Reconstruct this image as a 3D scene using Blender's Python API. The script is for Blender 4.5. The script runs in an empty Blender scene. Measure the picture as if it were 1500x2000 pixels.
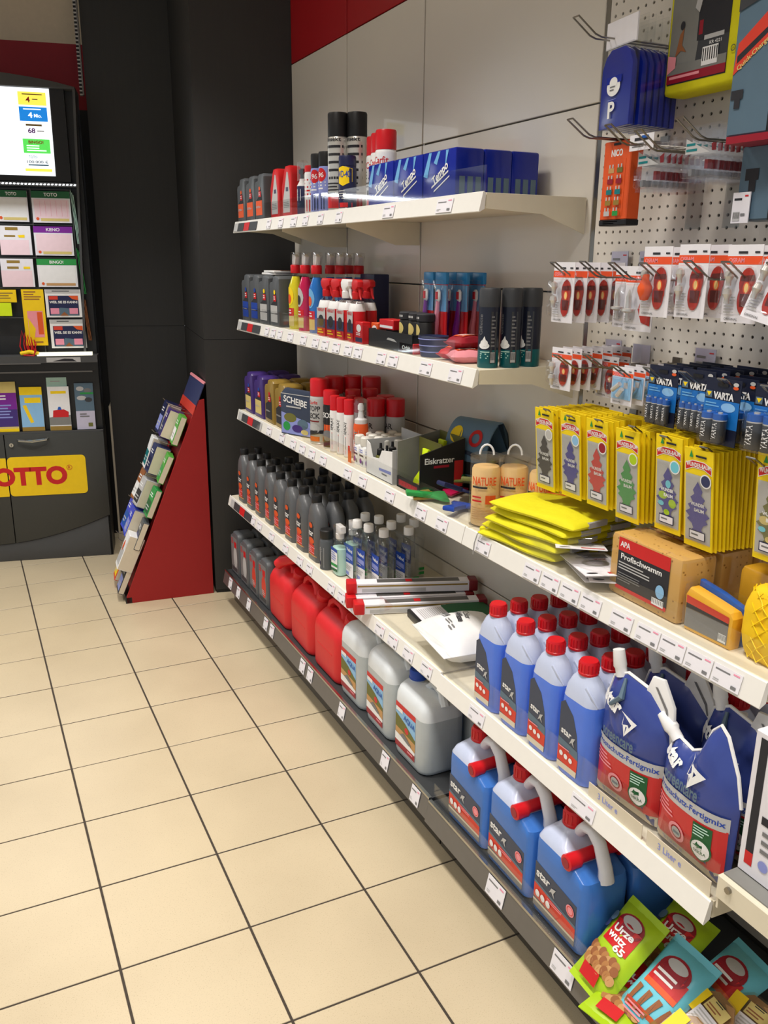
import bpy, bmesh, math, random
from mathutils import Vector, Matrix
random.seed(7)
SC = bpy.context.scene; COL = SC.collection
PI = math.pi

# ------------------------------------------------------------------ camera
cam_d = bpy.data.cameras.new('camera'); cam = bpy.data.objects.new('camera', cam_d); COL.objects.link(cam)
cam_d.sensor_fit = 'HORIZONTAL'; cam_d.sensor_width = 36; cam_d.lens = 36*1679.66/1500; cam_d.clip_start = .02
CAM_R, CAM_D, CAM_F, CAM_C = ((0.899077, -0.437689, 0.009398), (-0.11397, -0.254729, -0.960273), (0.422695, 0.862288, -0.278905), (-0.497456, -4.565367, 1.624943))
cam.matrix_world = Matrix(((CAM_R[0], -CAM_D[0], -CAM_F[0], CAM_C[0]), (CAM_R[1], -CAM_D[1], -CAM_F[1], CAM_C[1]),
                           (CAM_R[2], -CAM_D[2], -CAM_F[2], CAM_C[2]), (0, 0, 0, 1)))
SC.camera = cam
# ------------------------------------------------------------------ light
SC.view_settings.view_transform = 'Standard'; SC.view_settings.look = 'None'
SC.view_settings.gamma = 1; SC.view_settings.use_curve_mapping = False
SC.view_settings.exposure = -.15
SC.cycles.transparent_max_bounces = 40; SC.cycles.max_bounces = 8
W = bpy.data.worlds.new('daylight'); SC.world = W; W.use_nodes = True
W.node_tree.nodes['Background'].inputs[0].default_value = (.86, .92, 1, 1)
W.node_tree.nodes['Background'].inputs[1].default_value = .66
def area(name, loc, rot, sx, sy, power, spread, col=(1, .95, .89)):
    d = bpy.data.lights.new(name, 'AREA'); d.shape = 'RECTANGLE'; d.size = sx; d.size_y = sy; d.energy = power; d.color = col; d.spread = math.radians(spread)
    o = bpy.data.objects.new(name, d); COL.objects.link(o); o.location = loc; o.rotation_euler = rot
for lx, ly, lp in [(-.05, -5.0, 15), (-.05, -3.7, 15), (-.05, -2.4, 15), (-.05, -1.1, 15), (-1.5, -.5, 11), (-1.5, -1.8, 10), (-1.5, -3.1, 9), (-1.5, -4.4, 8)]:
    area('ceiling_lamp', (lx, ly, 2.97), (0, 0, 0), .3, .3, lp, 105)
# the LED strip over the slip rack and the lit strip on the ledge of the lottery cabinet
area('led_lamp', (-.43, .24, 1.985), (-.35, 0, -.2135), 1.0, .02, 5, 170, (.95, .98, 1)); area('ledge_lamp', (-.35, .21, 1.09), (-.5, 0, -.2135), .9, .02, 1.6, 170, (.9, .95, 1))

# ------------------------------------------------------------------ materials
def lin(c):
    return tuple((x/12.92 if x <= .04045 else ((x+.055)/1.055)**2.4) for x in (v/255 for v in c))
MATS = {}
def mat(name, rgb, rough=.5, metal=0, noise=.06, scale=40, bump=0, trans=0, ior=1.45, emit=0, spec=.5, coat=0, sss=0):
    m = bpy.data.materials.new(name); m.use_nodes = True; nt = m.node_tree; b = nt.nodes['Principled BSDF']
    c = lin(rgb); b.inputs['Roughness'].default_value = rough; b.inputs['Metallic'].default_value = metal
    b.inputs['IOR'].default_value = ior; b.inputs['Specular IOR Level'].default_value = spec
    b.inputs['Transmission Weight'].default_value = trans; b.inputs['Coat Weight'].default_value = coat
    b.inputs['Base Color'].default_value = (*c, 1)
    if sss:
        b.inputs['Subsurface Weight'].default_value = sss; b.inputs['Subsurface Radius'].default_value = (.02, .02, .03)
    if noise or bump:
        tc = nt.nodes.new('ShaderNodeTexCoord'); n = nt.nodes.new('ShaderNodeTexNoise'); n.inputs['Scale'].default_value = scale
        n.inputs['Detail'].default_value = 3
        nt.links.new(tc.outputs['Object'], n.inputs['Vector'])
    if noise:
        r = nt.nodes.new('ShaderNodeMix'); r.data_type = 'RGBA'
        r.inputs['A'].default_value = (*[v*(1-noise) for v in c], 1); r.inputs['B'].default_value = (*[min(1, v*(1+noise)) for v in c], 1)
        nt.links.new(n.outputs['Fac'], r.inputs['Factor']); nt.links.new(r.outputs['Result'], b.inputs['Base Color'])
    if bump:
        bp = nt.nodes.new('ShaderNodeBump'); bp.inputs['Strength'].default_value = bump; bp.inputs['Distance'].default_value = .003
        nt.links.new(n.outputs['Fac'], bp.inputs['Height']); nt.links.new(bp.outputs['Normal'], b.inputs['Normal'])
    if emit:
        b.inputs['Emission Color'].default_value = (*c, 1); b.inputs['Emission Strength'].default_value = emit
    MATS[name] = m; return m
def clear(name, tint, gloss=.05, fac=.12):
    m = bpy.data.materials.new(name); m.use_nodes = True; nt = m.node_tree
    nt.nodes.remove(nt.nodes['Principled BSDF']); out = nt.nodes['Material Output']
    t = nt.nodes.new('ShaderNodeBsdfTransparent'); t.inputs[0].default_value = (*tint, 1)
    g = nt.nodes.new('ShaderNodeBsdfGlossy'); g.inputs['Roughness'].default_value = gloss; g.inputs[0].default_value = (1, 1, 1, 1)
    lw = nt.nodes.new('ShaderNodeLayerWeight'); lw.inputs[0].default_value = .5
    pw = nt.nodes.new('ShaderNodeMath'); pw.operation = 'POWER'; pw.inputs[1].default_value = 4
    ml = nt.nodes.new('ShaderNodeMath'); ml.operation = 'MULTIPLY_ADD'; ml.inputs[1].default_value = .4; ml.inputs[2].default_value = .02+.06*fac
    mx = nt.nodes.new('ShaderNodeMixShader')
    nt.links.new(lw.outputs['Facing'], pw.inputs[0]); nt.links.new(pw.outputs[0], ml.inputs[0]); nt.links.new(ml.outputs[0], mx.inputs[0])
    nt.links.new(t.outputs[0], mx.inputs[1]); nt.links.new(g.outputs[0], mx.inputs[2]); nt.links.new(mx.outputs[0], out.inputs[0])
    MATS[name] = m
for n_, c_, r_ in [('white', (238, 238, 238), .5), ('paper', (232, 230, 236), .7), ('black', (22, 22, 24), .45), ('ink', (40, 40, 46), .7),
                   ('red', (205, 26, 32), .4), ('redcap', (208, 22, 34), .35), ('jerry', (214, 34, 40), .42), ('orange', (226, 88, 34), .5),
                   ('yellow', (250, 214, 10), .5), ('lotto_yellow', (248, 208, 12), .35), ('card_yellow', (246, 216, 10), .6),
                   ('blue', (28, 70, 170), .4), ('navy', (28, 34, 76), .4), ('foam_navy', (26, 30, 46), .3), ('foam_teal', (8, 92, 98), .3), ('tempo', (20, 40, 150), .18), ('sky', (110, 175, 225), .5), ('teal', (10, 120, 125), .35),
                   ('green', (40, 150, 70), .5), ('darkgreen', (20, 92, 50), .5), ('lime', (172, 208, 30), .4), ('aqua', (110, 200, 220), .35),
                   ('purple', (66, 44, 120), .35), ('tree_blue', (44, 46, 148), .45), ('violet', (122, 30, 150), .5), ('gold', (150, 122, 52), .35), ('oilgrey', (92, 94, 97), .34), ('cangrey', (84, 88, 92), .42),
                   ('darkgrey', (58, 60, 64), .5), ('midgrey', (120, 120, 122), .5), ('lightgrey', (188, 188, 188), .5), ('pink', (236, 150, 175), .5), ('slip_pink', (240, 212, 220), .6),
                   ('brown', (150, 92, 52), .6), ('tan', (196, 150, 96), .6), ('caramel', (172, 118, 66), .6), ('label_navy', (56, 66, 88), .4), ('label_red', (214, 62, 44), .45),
                   ('fluid', (80, 122, 226), .2), ('fluid5', (60, 116, 198), .25), ('fluid_air', (196, 206, 232), .25), ('natural', (182, 190, 193), .3),
                   ('natural_air', (222, 228, 232), .3), ('handle_white', (236, 239, 246), .3), ('bulb_red', (176, 40, 26), .45), ('bulb_dark', (96, 28, 22), .5), ('glow', (250, 210, 130), .5),
                   ('osram', (236, 84, 40), .5), ('cobalt', (24, 90, 180), .4), ('vest', (222, 214, 18), .8), ('vest_grey', (160, 160, 160), .5),
                   ('sponge', (208, 160, 84), .95), ('sponge_y', (244, 200, 20), .8), ('sponge_o', (240, 180, 40), .7), ('cham', (236, 200, 140), .8),
                   ('mint', (190, 228, 214), .6), ('skyprint', (140, 190, 230), .5), ('olive', (110, 110, 50), .6), ('cream_cap', (225, 222, 214), .4),
                   ('deep_red', (120, 24, 30), .4), ('gift_blue', (60, 80, 210), .4), ('gift_green', (80, 170, 60), .5), ('neon', (214, 240, 20), .6), ('maroon', (150, 20, 40), .4),
                   ('lilac', (196, 192, 212), .6), ('squirt_y', (210, 200, 40), .15), ('squirt_p', (190, 30, 80), .15), ('squirt_b', (40, 110, 190), .15),
                   ('varta_blue', (24, 110, 190), .35), ('varta_dark', (22, 28, 52), .4), ('peri', (140, 150, 215), .5), ('dusk', (46, 54, 96), .5), ('salmon', (240, 150, 160), .5),
                   ('slate', (88, 112, 130), .4), ('sun_blue', (96, 128, 158), .45), ('wheat', (216, 196, 120), .6), ('pouch_blue', (58, 74, 146), .24), ('pouch_red', (200, 40, 44), .25), ('beige', (216, 206, 184), .5)]:
    mat(n_, c_, r_)
mat('chrome', (190, 190, 185), .22, 1); mat('steel', (150, 146, 138), .3, 1); mat('silver', (214, 212, 206), .32, .55); mat('brush_blue', (48, 140, 206), .35); mat('alu', (120, 118, 116), .4, .6)
mat('wall_cream', (226, 220, 209), .2, noise=.02, scale=3, coat=.35); mat('peg_cream', (226, 220, 210), .4, noise=.02, scale=3)
mat('stripe_red', (168, 22, 30), .35, noise=.04, scale=5); mat('far_red', (150, 26, 40), .6); mat('plaster', (214, 198, 172), .7)
mat('dark_wall', (46, 46, 46), .5, noise=.12, scale=12, bump=.12); mat('pillar', (44, 43, 42), .45, noise=.1, scale=12, bump=.1)
mat('cab', (62, 63, 60), .42, noise=.05); mat('cab_dark', (34, 35, 36), .4); mat('cab_side', (74, 75, 76), .45)
mat('shelf_cream', (226, 218, 196), .4, noise=.03); mat('rail_white', (236, 234, 228), .35, noise=.03); mat('tray_dark', (54, 56, 58), .5, noise=.1)
mat('kick', (52, 48, 44), .12, noise=.1, coat=.4); mat('grout', (62, 54, 46), .9); mat('skirting', (196, 186, 166), .5)
mat('stand_red', (158, 26, 28), .5, noise=.05); mat('ceiling_white', (214, 208, 198), .9); mat('box_grey', (128, 128, 124), .5)
mat('screen_white', (244, 250, 255), .3, emit=1.35, noise=0); mat('screen_yellow', (250, 240, 90), .3, emit=.9, noise=0); mat('screen_blue', (20, 130, 220), .3, emit=.9, noise=0)
mat('screen_green', (90, 225, 90), .3, emit=.9, noise=0); mat('led', (250, 252, 255), .3, emit=4, noise=0); mat('lit_strip', (255, 252, 225), .3, emit=1.0, noise=0)
clear('acrylic', (.975, .98, .98)); clear('film', (.97, .975, .975), .12, .5); clear('hood', (.95, .94, .94), .1, 1.4); clear('bottle_clear', (.95, .965, .965), .06, .6)
clear('tube_clear', (.97, .955, .93), .2, .5); clear('blister', (.97, .97, .975), .08, .5); clear('grey_strip', (.86, .875, .88), .2, .2)
# floor tile: warm stoneware with fine speckle and walked-in grey dirt towards the shelves
m = mat('tile', (233, 217, 180), .34, noise=0); nt = m.node_tree; b = nt.nodes['Principled BSDF']
ge = nt.nodes.new('ShaderNodeNewGeometry'); n1 = nt.nodes.new('ShaderNodeTexNoise'); n1.inputs['Scale'].default_value = 330
n2 = nt.nodes.new('ShaderNodeTexNoise'); n2.inputs['Scale'].default_value = 2.2; n2.inputs['Detail'].default_value = 4
for n_ in (n1, n2): nt.links.new(ge.outputs['Position'], n_.inputs['Vector'])
r1 = nt.nodes.new('ShaderNodeValToRGB'); r1.color_ramp.elements[0].position = .25; r1.color_ramp.elements[1].position = .42
r1.color_ramp.elements[0].color = (*lin((176, 160, 132)), 1); r1.color_ramp.elements[1].color = (*lin((200, 185, 155)), 1)
r2 = nt.nodes.new('ShaderNodeValToRGB'); r2.color_ramp.elements[0].position = .3; r2.color_ramp.elements[1].position = .62
r2.color_ramp.elements[0].color = (.86, .85, .84, 1); r2.color_ramp.elements[1].color = (1, 1, 1, 1)
mx = nt.nodes.new('ShaderNodeMix'); mx.data_type = 'RGBA'; mx.blend_type = 'MULTIPLY'; mx.inputs['Factor'].default_value = .8
nt.links.new(n1.outputs['Fac'], r1.inputs[0]); nt.links.new(n2.outputs['Fac'], r2.inputs[0])
nt.links.new(r1.outputs[0], mx.inputs['A']); nt.links.new(r2.outputs[0], mx.inputs['B']); nt.links.new(mx.outputs['Result'], b.inputs['Base Color'])
# vertical grain on the dark laminate
for nm in ('dark_wall', 'pillar'):
    nt = MATS[nm].node_tree; no = [x for x in nt.nodes if x.type == 'TEX_NOISE'][0]; tc = [x for x in nt.nodes if x.type == 'TEX_COORD'][0]
    mp = nt.nodes.new('ShaderNodeMapping'); mp.inputs['Scale'].default_value = (12, 12, .4)
    nt.links.new(tc.outputs['Object'], mp.inputs['Vector']); nt.links.new(mp.outputs['Vector'], no.inputs['Vector'])
# sponge pores
nt = MATS['sponge'].node_tree; b = nt.nodes['Principled BSDF']; tc = nt.nodes.new('ShaderNodeTexCoord'); vo = nt.nodes.new('ShaderNodeTexVoronoi'); vo.inputs['Scale'].default_value = 75
rr_ = nt.nodes.new('ShaderNodeValToRGB'); rr_.color_ramp.elements[0].position = .12; rr_.color_ramp.elements[1].position = .2
rr_.color_ramp.elements[0].color = (*lin((150, 104, 46)), 1); rr_.color_ramp.elements[1].color = (*lin((210, 164, 90)), 1)
nt.links.new(tc.outputs['Object'], vo.inputs['Vector']); nt.links.new(vo.outputs['Distance'], rr_.inputs[0]); nt.links.new(rr_.outputs[0], b.inputs['Base Color'])
# red rim and a hole pattern are geometry; fabric crumple for the vests
nt = MATS['vest'].node_tree; b = nt.nodes['Principled BSDF']; no = [x for x in nt.nodes if x.type == 'TEX_NOISE'][0]; no.inputs['Scale'].default_value = 22
bp = nt.nodes.new('ShaderNodeBump'); bp.inputs['Strength'].default_value = .5; bp.inputs['Distance'].default_value = .01
nt.links.new(no.outputs['Fac'], bp.inputs['Height']); nt.links.new(bp.outputs['Normal'], b.inputs['Normal'])

# ------------------------------------------------------------------ mesh tools
def el(w, d, z, n=20, cx=0, cy=0):
    return [(cx+w/2*math.cos(2*PI*k/n), cy+d/2*math.sin(2*PI*k/n), z) for k in range(n)]
def rr(w, d, r, z, n=3, cx=0, cy=0):
    r = min(r, w/2-1e-5, d/2-1e-5); out = []
    for sx, sy, a0 in ((1, 1, 0), (-1, 1, PI/2), (-1, -1, PI), (1, -1, 1.5*PI)):
        for k in range(n+1):
            a = a0+PI/2*k/n; out.append((cx+sx*(w/2-r)+r*math.cos(a), cy+sy*(d/2-r)+r*math.sin(a), z))
    return out
class MB:
    def __init__(s): s.v = []; s.f = []; s.m = []; s.s = []; s.names = []
    def mi(s, name):
        if name not in s.names: s.names.append(name)
        return s.names.index(name)
    def add(s, vs, fs, m, smooth=False):
        o = len(s.v); i = s.mi(m); s.v += vs
        for f in fs: s.f.append([o+a for a in f]); s.m.append(i); s.s.append(smooth)
    def box(s, x0, y0, z0, x1, y1, z1, m):
        s.add([(x0, y0, z0), (x1, y0, z0), (x1, y1, z0), (x0, y1, z0), (x0, y0, z1), (x1, y0, z1), (x1, y1, z1), (x0, y1, z1)],
              [(3, 2, 1, 0), (4, 5, 6, 7), (0, 1, 5, 4), (1, 2, 6, 5), (2, 3, 7, 6), (3, 0, 4, 7)], m)
    def rbox(s, x0, y0, z0, x1, y1, z1, m, b=.003, n=2, smooth=True):
        w, d, cx, cy = x1-x0, y1-y0, (x0+x1)/2, (y0+y1)/2
        R = [(i, b*(1-math.sin(i*PI/2/n))) for i in range(n+1)]
        rings = [rr(w-2*b*(1-math.sin(i*PI/2/n)), d-2*b*(1-math.sin(i*PI/2/n)), max(b*math.sin(i*PI/2/n), b*.3), z0+b*(1-math.cos(i*PI/2/n)), n, cx, cy) for i in range(n+1)]
        rings += [[(a, c, z0+z1-z) for a, c, z in r] for r in reversed(rings)]
        s.loft(rings, m, smooth)
    def loft(s, rings, m, smooth=True, c0=True, c1=True, close=True):
        n = len(rings[0]); vs = [p for r in rings for p in r]; fs = []
        for i in range(len(rings)-1):
            for k in range(n if close else n-1):
                k2 = (k+1) % n; fs.append((i*n+k, i*n+k2, (i+1)*n+k2, (i+1)*n+k))
        if c0: fs.append(tuple(range(n-1, -1, -1)))
        if c1: fs.append(tuple((len(rings)-1)*n+k for k in range(n)))
        ms = m if isinstance(m, list) else None
        if not ms: s.add(vs, fs, m, smooth)
        else:
            o = len(s.v); s.v += vs
            for j, f in enumerate(fs):
                r = min(j//n, len(ms)-1) if j < n*(len(rings)-1) else (0 if f[0] < n else len(ms)-1)
                s.f.append([o+a for a in f]); s.m.append(s.mi(ms[r])); s.s.append(smooth)
    def lathe(s, prof, m, n=20, cx=0, cy=0, c0=True, c1=True):
        s.loft([el(2*r, 2*r, z, n, cx, cy) for r, z in prof], m, True, c0, c1)
    def tube(s, pts, r, m, n=8, caps=True, rx=1):
        pts = [Vector(p) for p in pts]; rings = []; prev = None
        for i, p in enumerate(pts):
            t = ((pts[min(i+1, len(pts)-1)]-p).normalized()+(p-pts[max(i-1, 0)]).normalized()).normalized()
            a = prev if prev is not None else (Vector((0, 0, 1)) if abs(t.z) < .9 else Vector((1, 0, 0)))
            bn = t.cross(a).normalized(); a = bn.cross(t).normalized(); prev = a
            rad = r[i] if isinstance(r, (list, tuple)) else r
            rings.append([tuple(p+(bn*math.cos(2*PI*k/n)*rx+a*math.sin(2*PI*k/n))*rad) for k in range(n)])
        s.loft(rings, m, True, caps, caps)
    def prism(s, poly, y0, y1, m, bev=0, smooth=True, nb=2):
        # polygon in the x-z plane (counter-clockwise seen from the front) pushed along y, with rounded front and back edges
        def inset(d):
            out = []; n = len(poly)
            for i in range(n):
                p0, p1, p2 = Vector(poly[i-1]), Vector(poly[i]), Vector(poly[(i+1) % n])
                a = (p1-p0).normalized(); c = (p2-p1).normalized(); na = Vector((-a.y, a.x)); nc = Vector((-c.y, c.x))
                q = (na+nc); q = q/max(.35, q.length_squared/2) if q.length > 1e-6 else na
                out.append(p1+q*d)
            return out
        rings = []
        if bev:
            rings = [[(p.x, y0+bev*(1-math.cos(i*PI/2/nb)), p.y) for p in inset(bev*(1-math.sin(i*PI/2/nb)))] for i in range(nb+1)]
            back = [[(x, y0+y1-y, z) for x, y, z in r] for r in reversed(rings)]
            rings += back
        else: rings = [[(x, y, z) for x, z in poly] for y in (y0, y1)]
        s.loft(rings, m, smooth)
    def build(s, name, parent=None, loc=None, sharp=35, fix=True):
        me = bpy.data.meshes.new(name); me.from_pydata(s.v, [], s.f)
        for n_ in s.names: me.materials.append(MATS[n_])
        me.polygons.foreach_set('material_index', s.m); me.polygons.foreach_set('use_smooth', s.s)
        if fix:
            bm = bmesh.new(); bm.from_mesh(me); bmesh.ops.recalc_face_normals(bm, faces=bm.faces); bm.to_mesh(me); bm.free()
        if any(s.s): me.set_sharp_from_angle(angle=math.radians(sharp))
        me.update(); o = bpy.data.objects.new(name, me); COL.objects.link(o)
        if parent: o.parent = parent
        if loc: o.location = loc
        return o
TXT = {}
def text_geo(t, bold):
    if (t, bold) not in TXT:
        c = bpy.data.curves.new('t', 'FONT'); c.body = t; c.size = 1; c.resolution_u = 4; c.offset = bold; c.fill_mode = 'BOTH'
        o = bpy.data.objects.new('t', c); me = o.to_mesh()
        vs = [tuple(v.co[:2]) for v in me.vertices]; fs = [tuple(p.vertices) for p in me.polygons]
        o.to_mesh_clear(); bpy.data.objects.remove(o); bpy.data.curves.remove(c)
        if not vs: vs = [(0, 0), (1, 0), (1, 1)]; fs = []
        x0 = min(v[0] for v in vs); x1 = max(v[0] for v in vs); z0 = min(v[1] for v in vs); z1 = max(v[1] for v in vs)
        TXT[(t, bold)] = ([(x-(x0+x1)/2, z-(z0+z1)/2) for x, z in vs], fs, x1-x0, z1-z0)
    return TXT[(t, bold)]
_lay = [0]
def art(mb, items, yf=0.0, ox=0, oz=0, eps=.0004):
    """flat print on a face that looks to -y: each item lies a hair in front of the one before"""
    f = yf if callable(yf) else (lambda x, z: yf)
    for i, it in enumerate(items):
        e = eps*(1+.5*i); k = it[0]
        def put(pts, fs, m): mb.add([(x+ox, f(x+ox, z+oz)-e, z+oz) for x, z in pts], fs, m)
        def rect(x0, z0, x1, z1, m):
            n = max(1, int((x1-x0)/.012)) if callable(yf) else 1; nz = max(1, int((z1-z0)/.03)) if callable(yf) else 1
            pts = [(x0+(x1-x0)*a/n, z0+(z1-z0)*c/nz) for c in range(nz+1) for a in range(n+1)]
            put(pts, [(c*(n+1)+a, c*(n+1)+a+1, (c+1)*(n+1)+a+1, (c+1)*(n+1)+a) for c in range(nz) for a in range(n)], m)
        def poly(pts, m):
            if not callable(yf): put(pts, [tuple(range(len(pts)))], m); return
            def cut(ps, ax, v, keep_hi):
                out = []
                for q in range(len(ps)):
                    p0, p1 = ps[q-1], ps[q]; i0, i1 = (p0[ax] >= v) == keep_hi, (p1[ax] >= v) == keep_hi
                    if i0 != i1: t_ = (v-p0[ax])/(p1[ax]-p0[ax]); out.append((p0[0]+(p1[0]-p0[0])*t_, p0[1]+(p1[1]-p0[1])*t_))
                    if i1: out.append(p1)
                return out
            def slices(ps, ax, st):
                lo = min(p[ax] for p in ps); hi = max(p[ax] for p in ps); n = max(1, int((hi-lo)/st+.5)); res = []
                for q in range(n):
                    s_ = ps
                    if q > 0: s_ = cut(s_, ax, lo+(hi-lo)*q/n, True)
                    if q < n-1 and len(s_) > 2: s_ = cut(s_, ax, lo+(hi-lo)*(q+1)/n, False)
                    if len(s_) > 2: res.append(s_)
                return res
            for s_ in slices(list(pts), 0, .009):
                for r_ in slices(s_, 1, .03): put(r_, [tuple(range(len(r_)))], m)
        if k == 'r': rect(*it[1:])
        elif k == 'p': poly(list(it[1]), it[2])
        elif k == 'e':
            _, cx, cz, rx, rz, m = it; poly([(cx+rx*math.cos(2*PI*q/20), cz+rz*math.sin(2*PI*q/20)) for q in range(20)], m)
        elif k == 'ring':
            _, cx, cz, r1, r2, m = it; n = 20
            put([(cx+r*math.cos(2*PI*q/n), cz+r*math.sin(2*PI*q/n)) for r in (r1, r2) for q in range(n)], [(q, (q+1) % n, n+(q+1) % n, n+q) for q in range(n)], m)
        elif k == 't':   # text, cx, cz, width, max height, material, (bold, angle)
            _, t, cx, cz, w, h, m = it[:7]; bold = it[7] if len(it) > 7 else .015; an = it[8] if len(it) > 8 else 0
            vs, fs, tw, th = text_geo(t, bold); sc = h/th; sx = min(w/tw, sc*1.6) if w else sc
            ca, sa = math.cos(an), math.sin(an)
            put([(cx+x*sx*ca-z*sc*sa, cz+x*sx*sa+z*sc*ca) for x, z in vs], fs, m)
        elif k == 'l':   # n lines of small print
            _, x0, z0, x1, z1, n, m = it; rnd = random.Random(int((x0+z1)*9999)+n); hh = (z1-z0)/n
            for q in range(n):
                zt = z1-q*hh; rect(x0, zt-hh*.55, x0+(x1-x0)*(.55+.45*rnd.random()), zt-hh*.1, m)
        elif k == 'bar':  # bar code
            _, x0, z0, x1, z1, m, mb_ = it; rect(x0, z0, x1, z1, m); n = 14
            for q in range(0, n, 2):
                a = x0+(x1-x0)*(q+.6)/n; put([(a, z0+(z1-z0)*.25), (a+(x1-x0)*.9/n, z0+(z1-z0)*.25), (a+(x1-x0)*.9/n, z1-(z1-z0)*.08), (a, z1-(z1-z0)*.08)], [(0, 1, 2, 3)], mb_)
            e += eps*.2
def art_obj(name, items, parent, yf=0.0, ox=0, oz=0, label=None):
    mb = MB(); art(mb, items, yf, ox, oz); o = mb.build(name, parent, fix=False)
    if label: o['label'] = label
    return o
def on_round(w, d, p=2):
    return lambda x, z: -(d/2)*max(0, 1-min(1, abs(2*x/w))**p)**(1/p)
def thing(name, label, cat, loc=(0, 0, 0), rot=(0, 0, 0), group=None):
    o = bpy.data.objects.new(name, None); COL.objects.link(o); o.location = loc
    o.rotation_euler = rot if isinstance(rot, tuple) else (0, 0, rot); tag(o, label, cat, group); o.empty_display_size = .05
    return o
def tag(o, label, cat, group=None):
    o['label'] = label; o['category'] = cat
    if group: o['group'] = group
    return o
def struct(o): o['kind'] = 'structure'; return o
def dup(r, loc, rot=None, label=None, group=None):
    c = r.copy(); COL.objects.link(c); c.location = loc
    if rot is not None: c.rotation_euler = rot if isinstance(rot, tuple) else (0, 0, rot)
    if label: c['label'] = label
    if group: c['group'] = group
    for ch in r.children:
        k = ch.copy(); COL.objects.link(k); k.parent = c
        for g in ch.children:
            q = g.copy(); COL.objects.link(q); q.parent = k
    return c
ORD = 'first second third fourth fifth sixth seventh eighth ninth tenth eleventh twelfth thirteenth fourteenth fifteenth sixteenth seventeenth eighteenth nineteenth twentieth'.split()
AISLE = -PI/2     # turns a thing whose front is -y so that it looks into the aisle
def row(first, spots, z, labels, group=None, jit=.03):
    """first stands at spots[0]; copies of it stand at the others"""
    for i, p in enumerate(spots):
        x, y = p[0], p[1]; rz = AISLE+random.uniform(-jit, jit)
        if i == 0:
            first.location = (x, y, z); first.rotation_euler = (0, 0, rz); first['label'] = labels[0]
            if group: first['group'] = group
        else: dup(first, (x, y, z), rz, labels[i], group)
XW = .962                      # the face of the right-hand wall panels
# ================================================================== the setting
# floor: grout bed with single tiles, joints recessed
mb = MB(); mb.box(-6, -9, -.03, 2.5, 3, -.0014, 'grout'); floor = struct(mb.build('floor'))
TX, TY = .32, .32*.9724
mb = MB(); g = .0031; g2 = .0025; mb.rbox(-TX/2+g, -TY/2+g2, -.012, TX/2-g, TY/2-g2, 0, 'tile', .001, 1); t0 = mb.build('tile', floor)
first = True
for i in range(-8, 2):
    for j in range(-3, 15):
        p = ((i+.5)*TX, -(j+.5)*TY, random.uniform(-.0004, .0002))
        if first: t0.location = p; first = False
        else:
            o = t0.copy(); COL.objects.link(o); o.parent = floor; o.location = p
mb = MB()
for i in range(-18, 8):
    for j in range(-9, 29):
        if not (-8 <= i < 2 and -3 <= j < 15): mb.box(i*TX+g, -(j+1)*TY+g, -.01, (i+1)*TX-g, -j*TY-g, 0, 'tile')
o = mb.build('outer_tiles', floor, fix=False); o['kind'] = 'stuff'
# ceiling
mb = MB(); mb.box(-6, -9, 3.02, 2.5, 3, 3.1, 'ceiling_white'); struct(mb.build('ceiling'))
# right wall: carcass and single panels (a red one along the top)
mb = MB(); mb.box(XW+.03, -8.5, 0, XW+.2, -.55, 3.02, 'midgrey'); wr = struct(mb.build('wall_right'))
ys = [-.614, -1.226, -1.850, -2.752]; zs = [.17, .61, 1.065, 1.552, 2.0, 2.458, 3.02]
gp = .0022
def panel(y1, y0, z0, z1, m):
    mb = MB(); mb.rbox(XW, y0+.0042, z0+gp, XW+.02, y1-.0042, z1-gp, m, .0015, 1); mb.build('wall_panel', wr)
for a, b_ in zip(ys[:-1], ys[1:]):
    for z0, z1 in zip(zs[:-1], zs[1:]): panel(a, b_, z0, z1, 'stripe_red' if z0 > 2.4 else 'wall_cream')
for a, b_ in ((-4.6, -5.5), (-5.5, -6.4), (-6.4, -8.4)):
    for z0, z1 in zip(zs[:-1], zs[1:]): panel(a, b_, z0, z1, 'stripe_red' if z0 > 2.4 else 'wall_cream')
for y in (-2.758, -3.69, -4.6): mb = MB(); mb.box(XW+.001, y-.008, .17, XW+.025, y+.006, 3.02, 'steel'); mb.build('slotted_upright', wr)
for a in ys[1:3]: mb = MB(); mb.box(XW+.006, a-.006, .17, XW+.025, a+.006, 2.458, 'steel'); mb.build('slotted_upright', wr)
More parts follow.
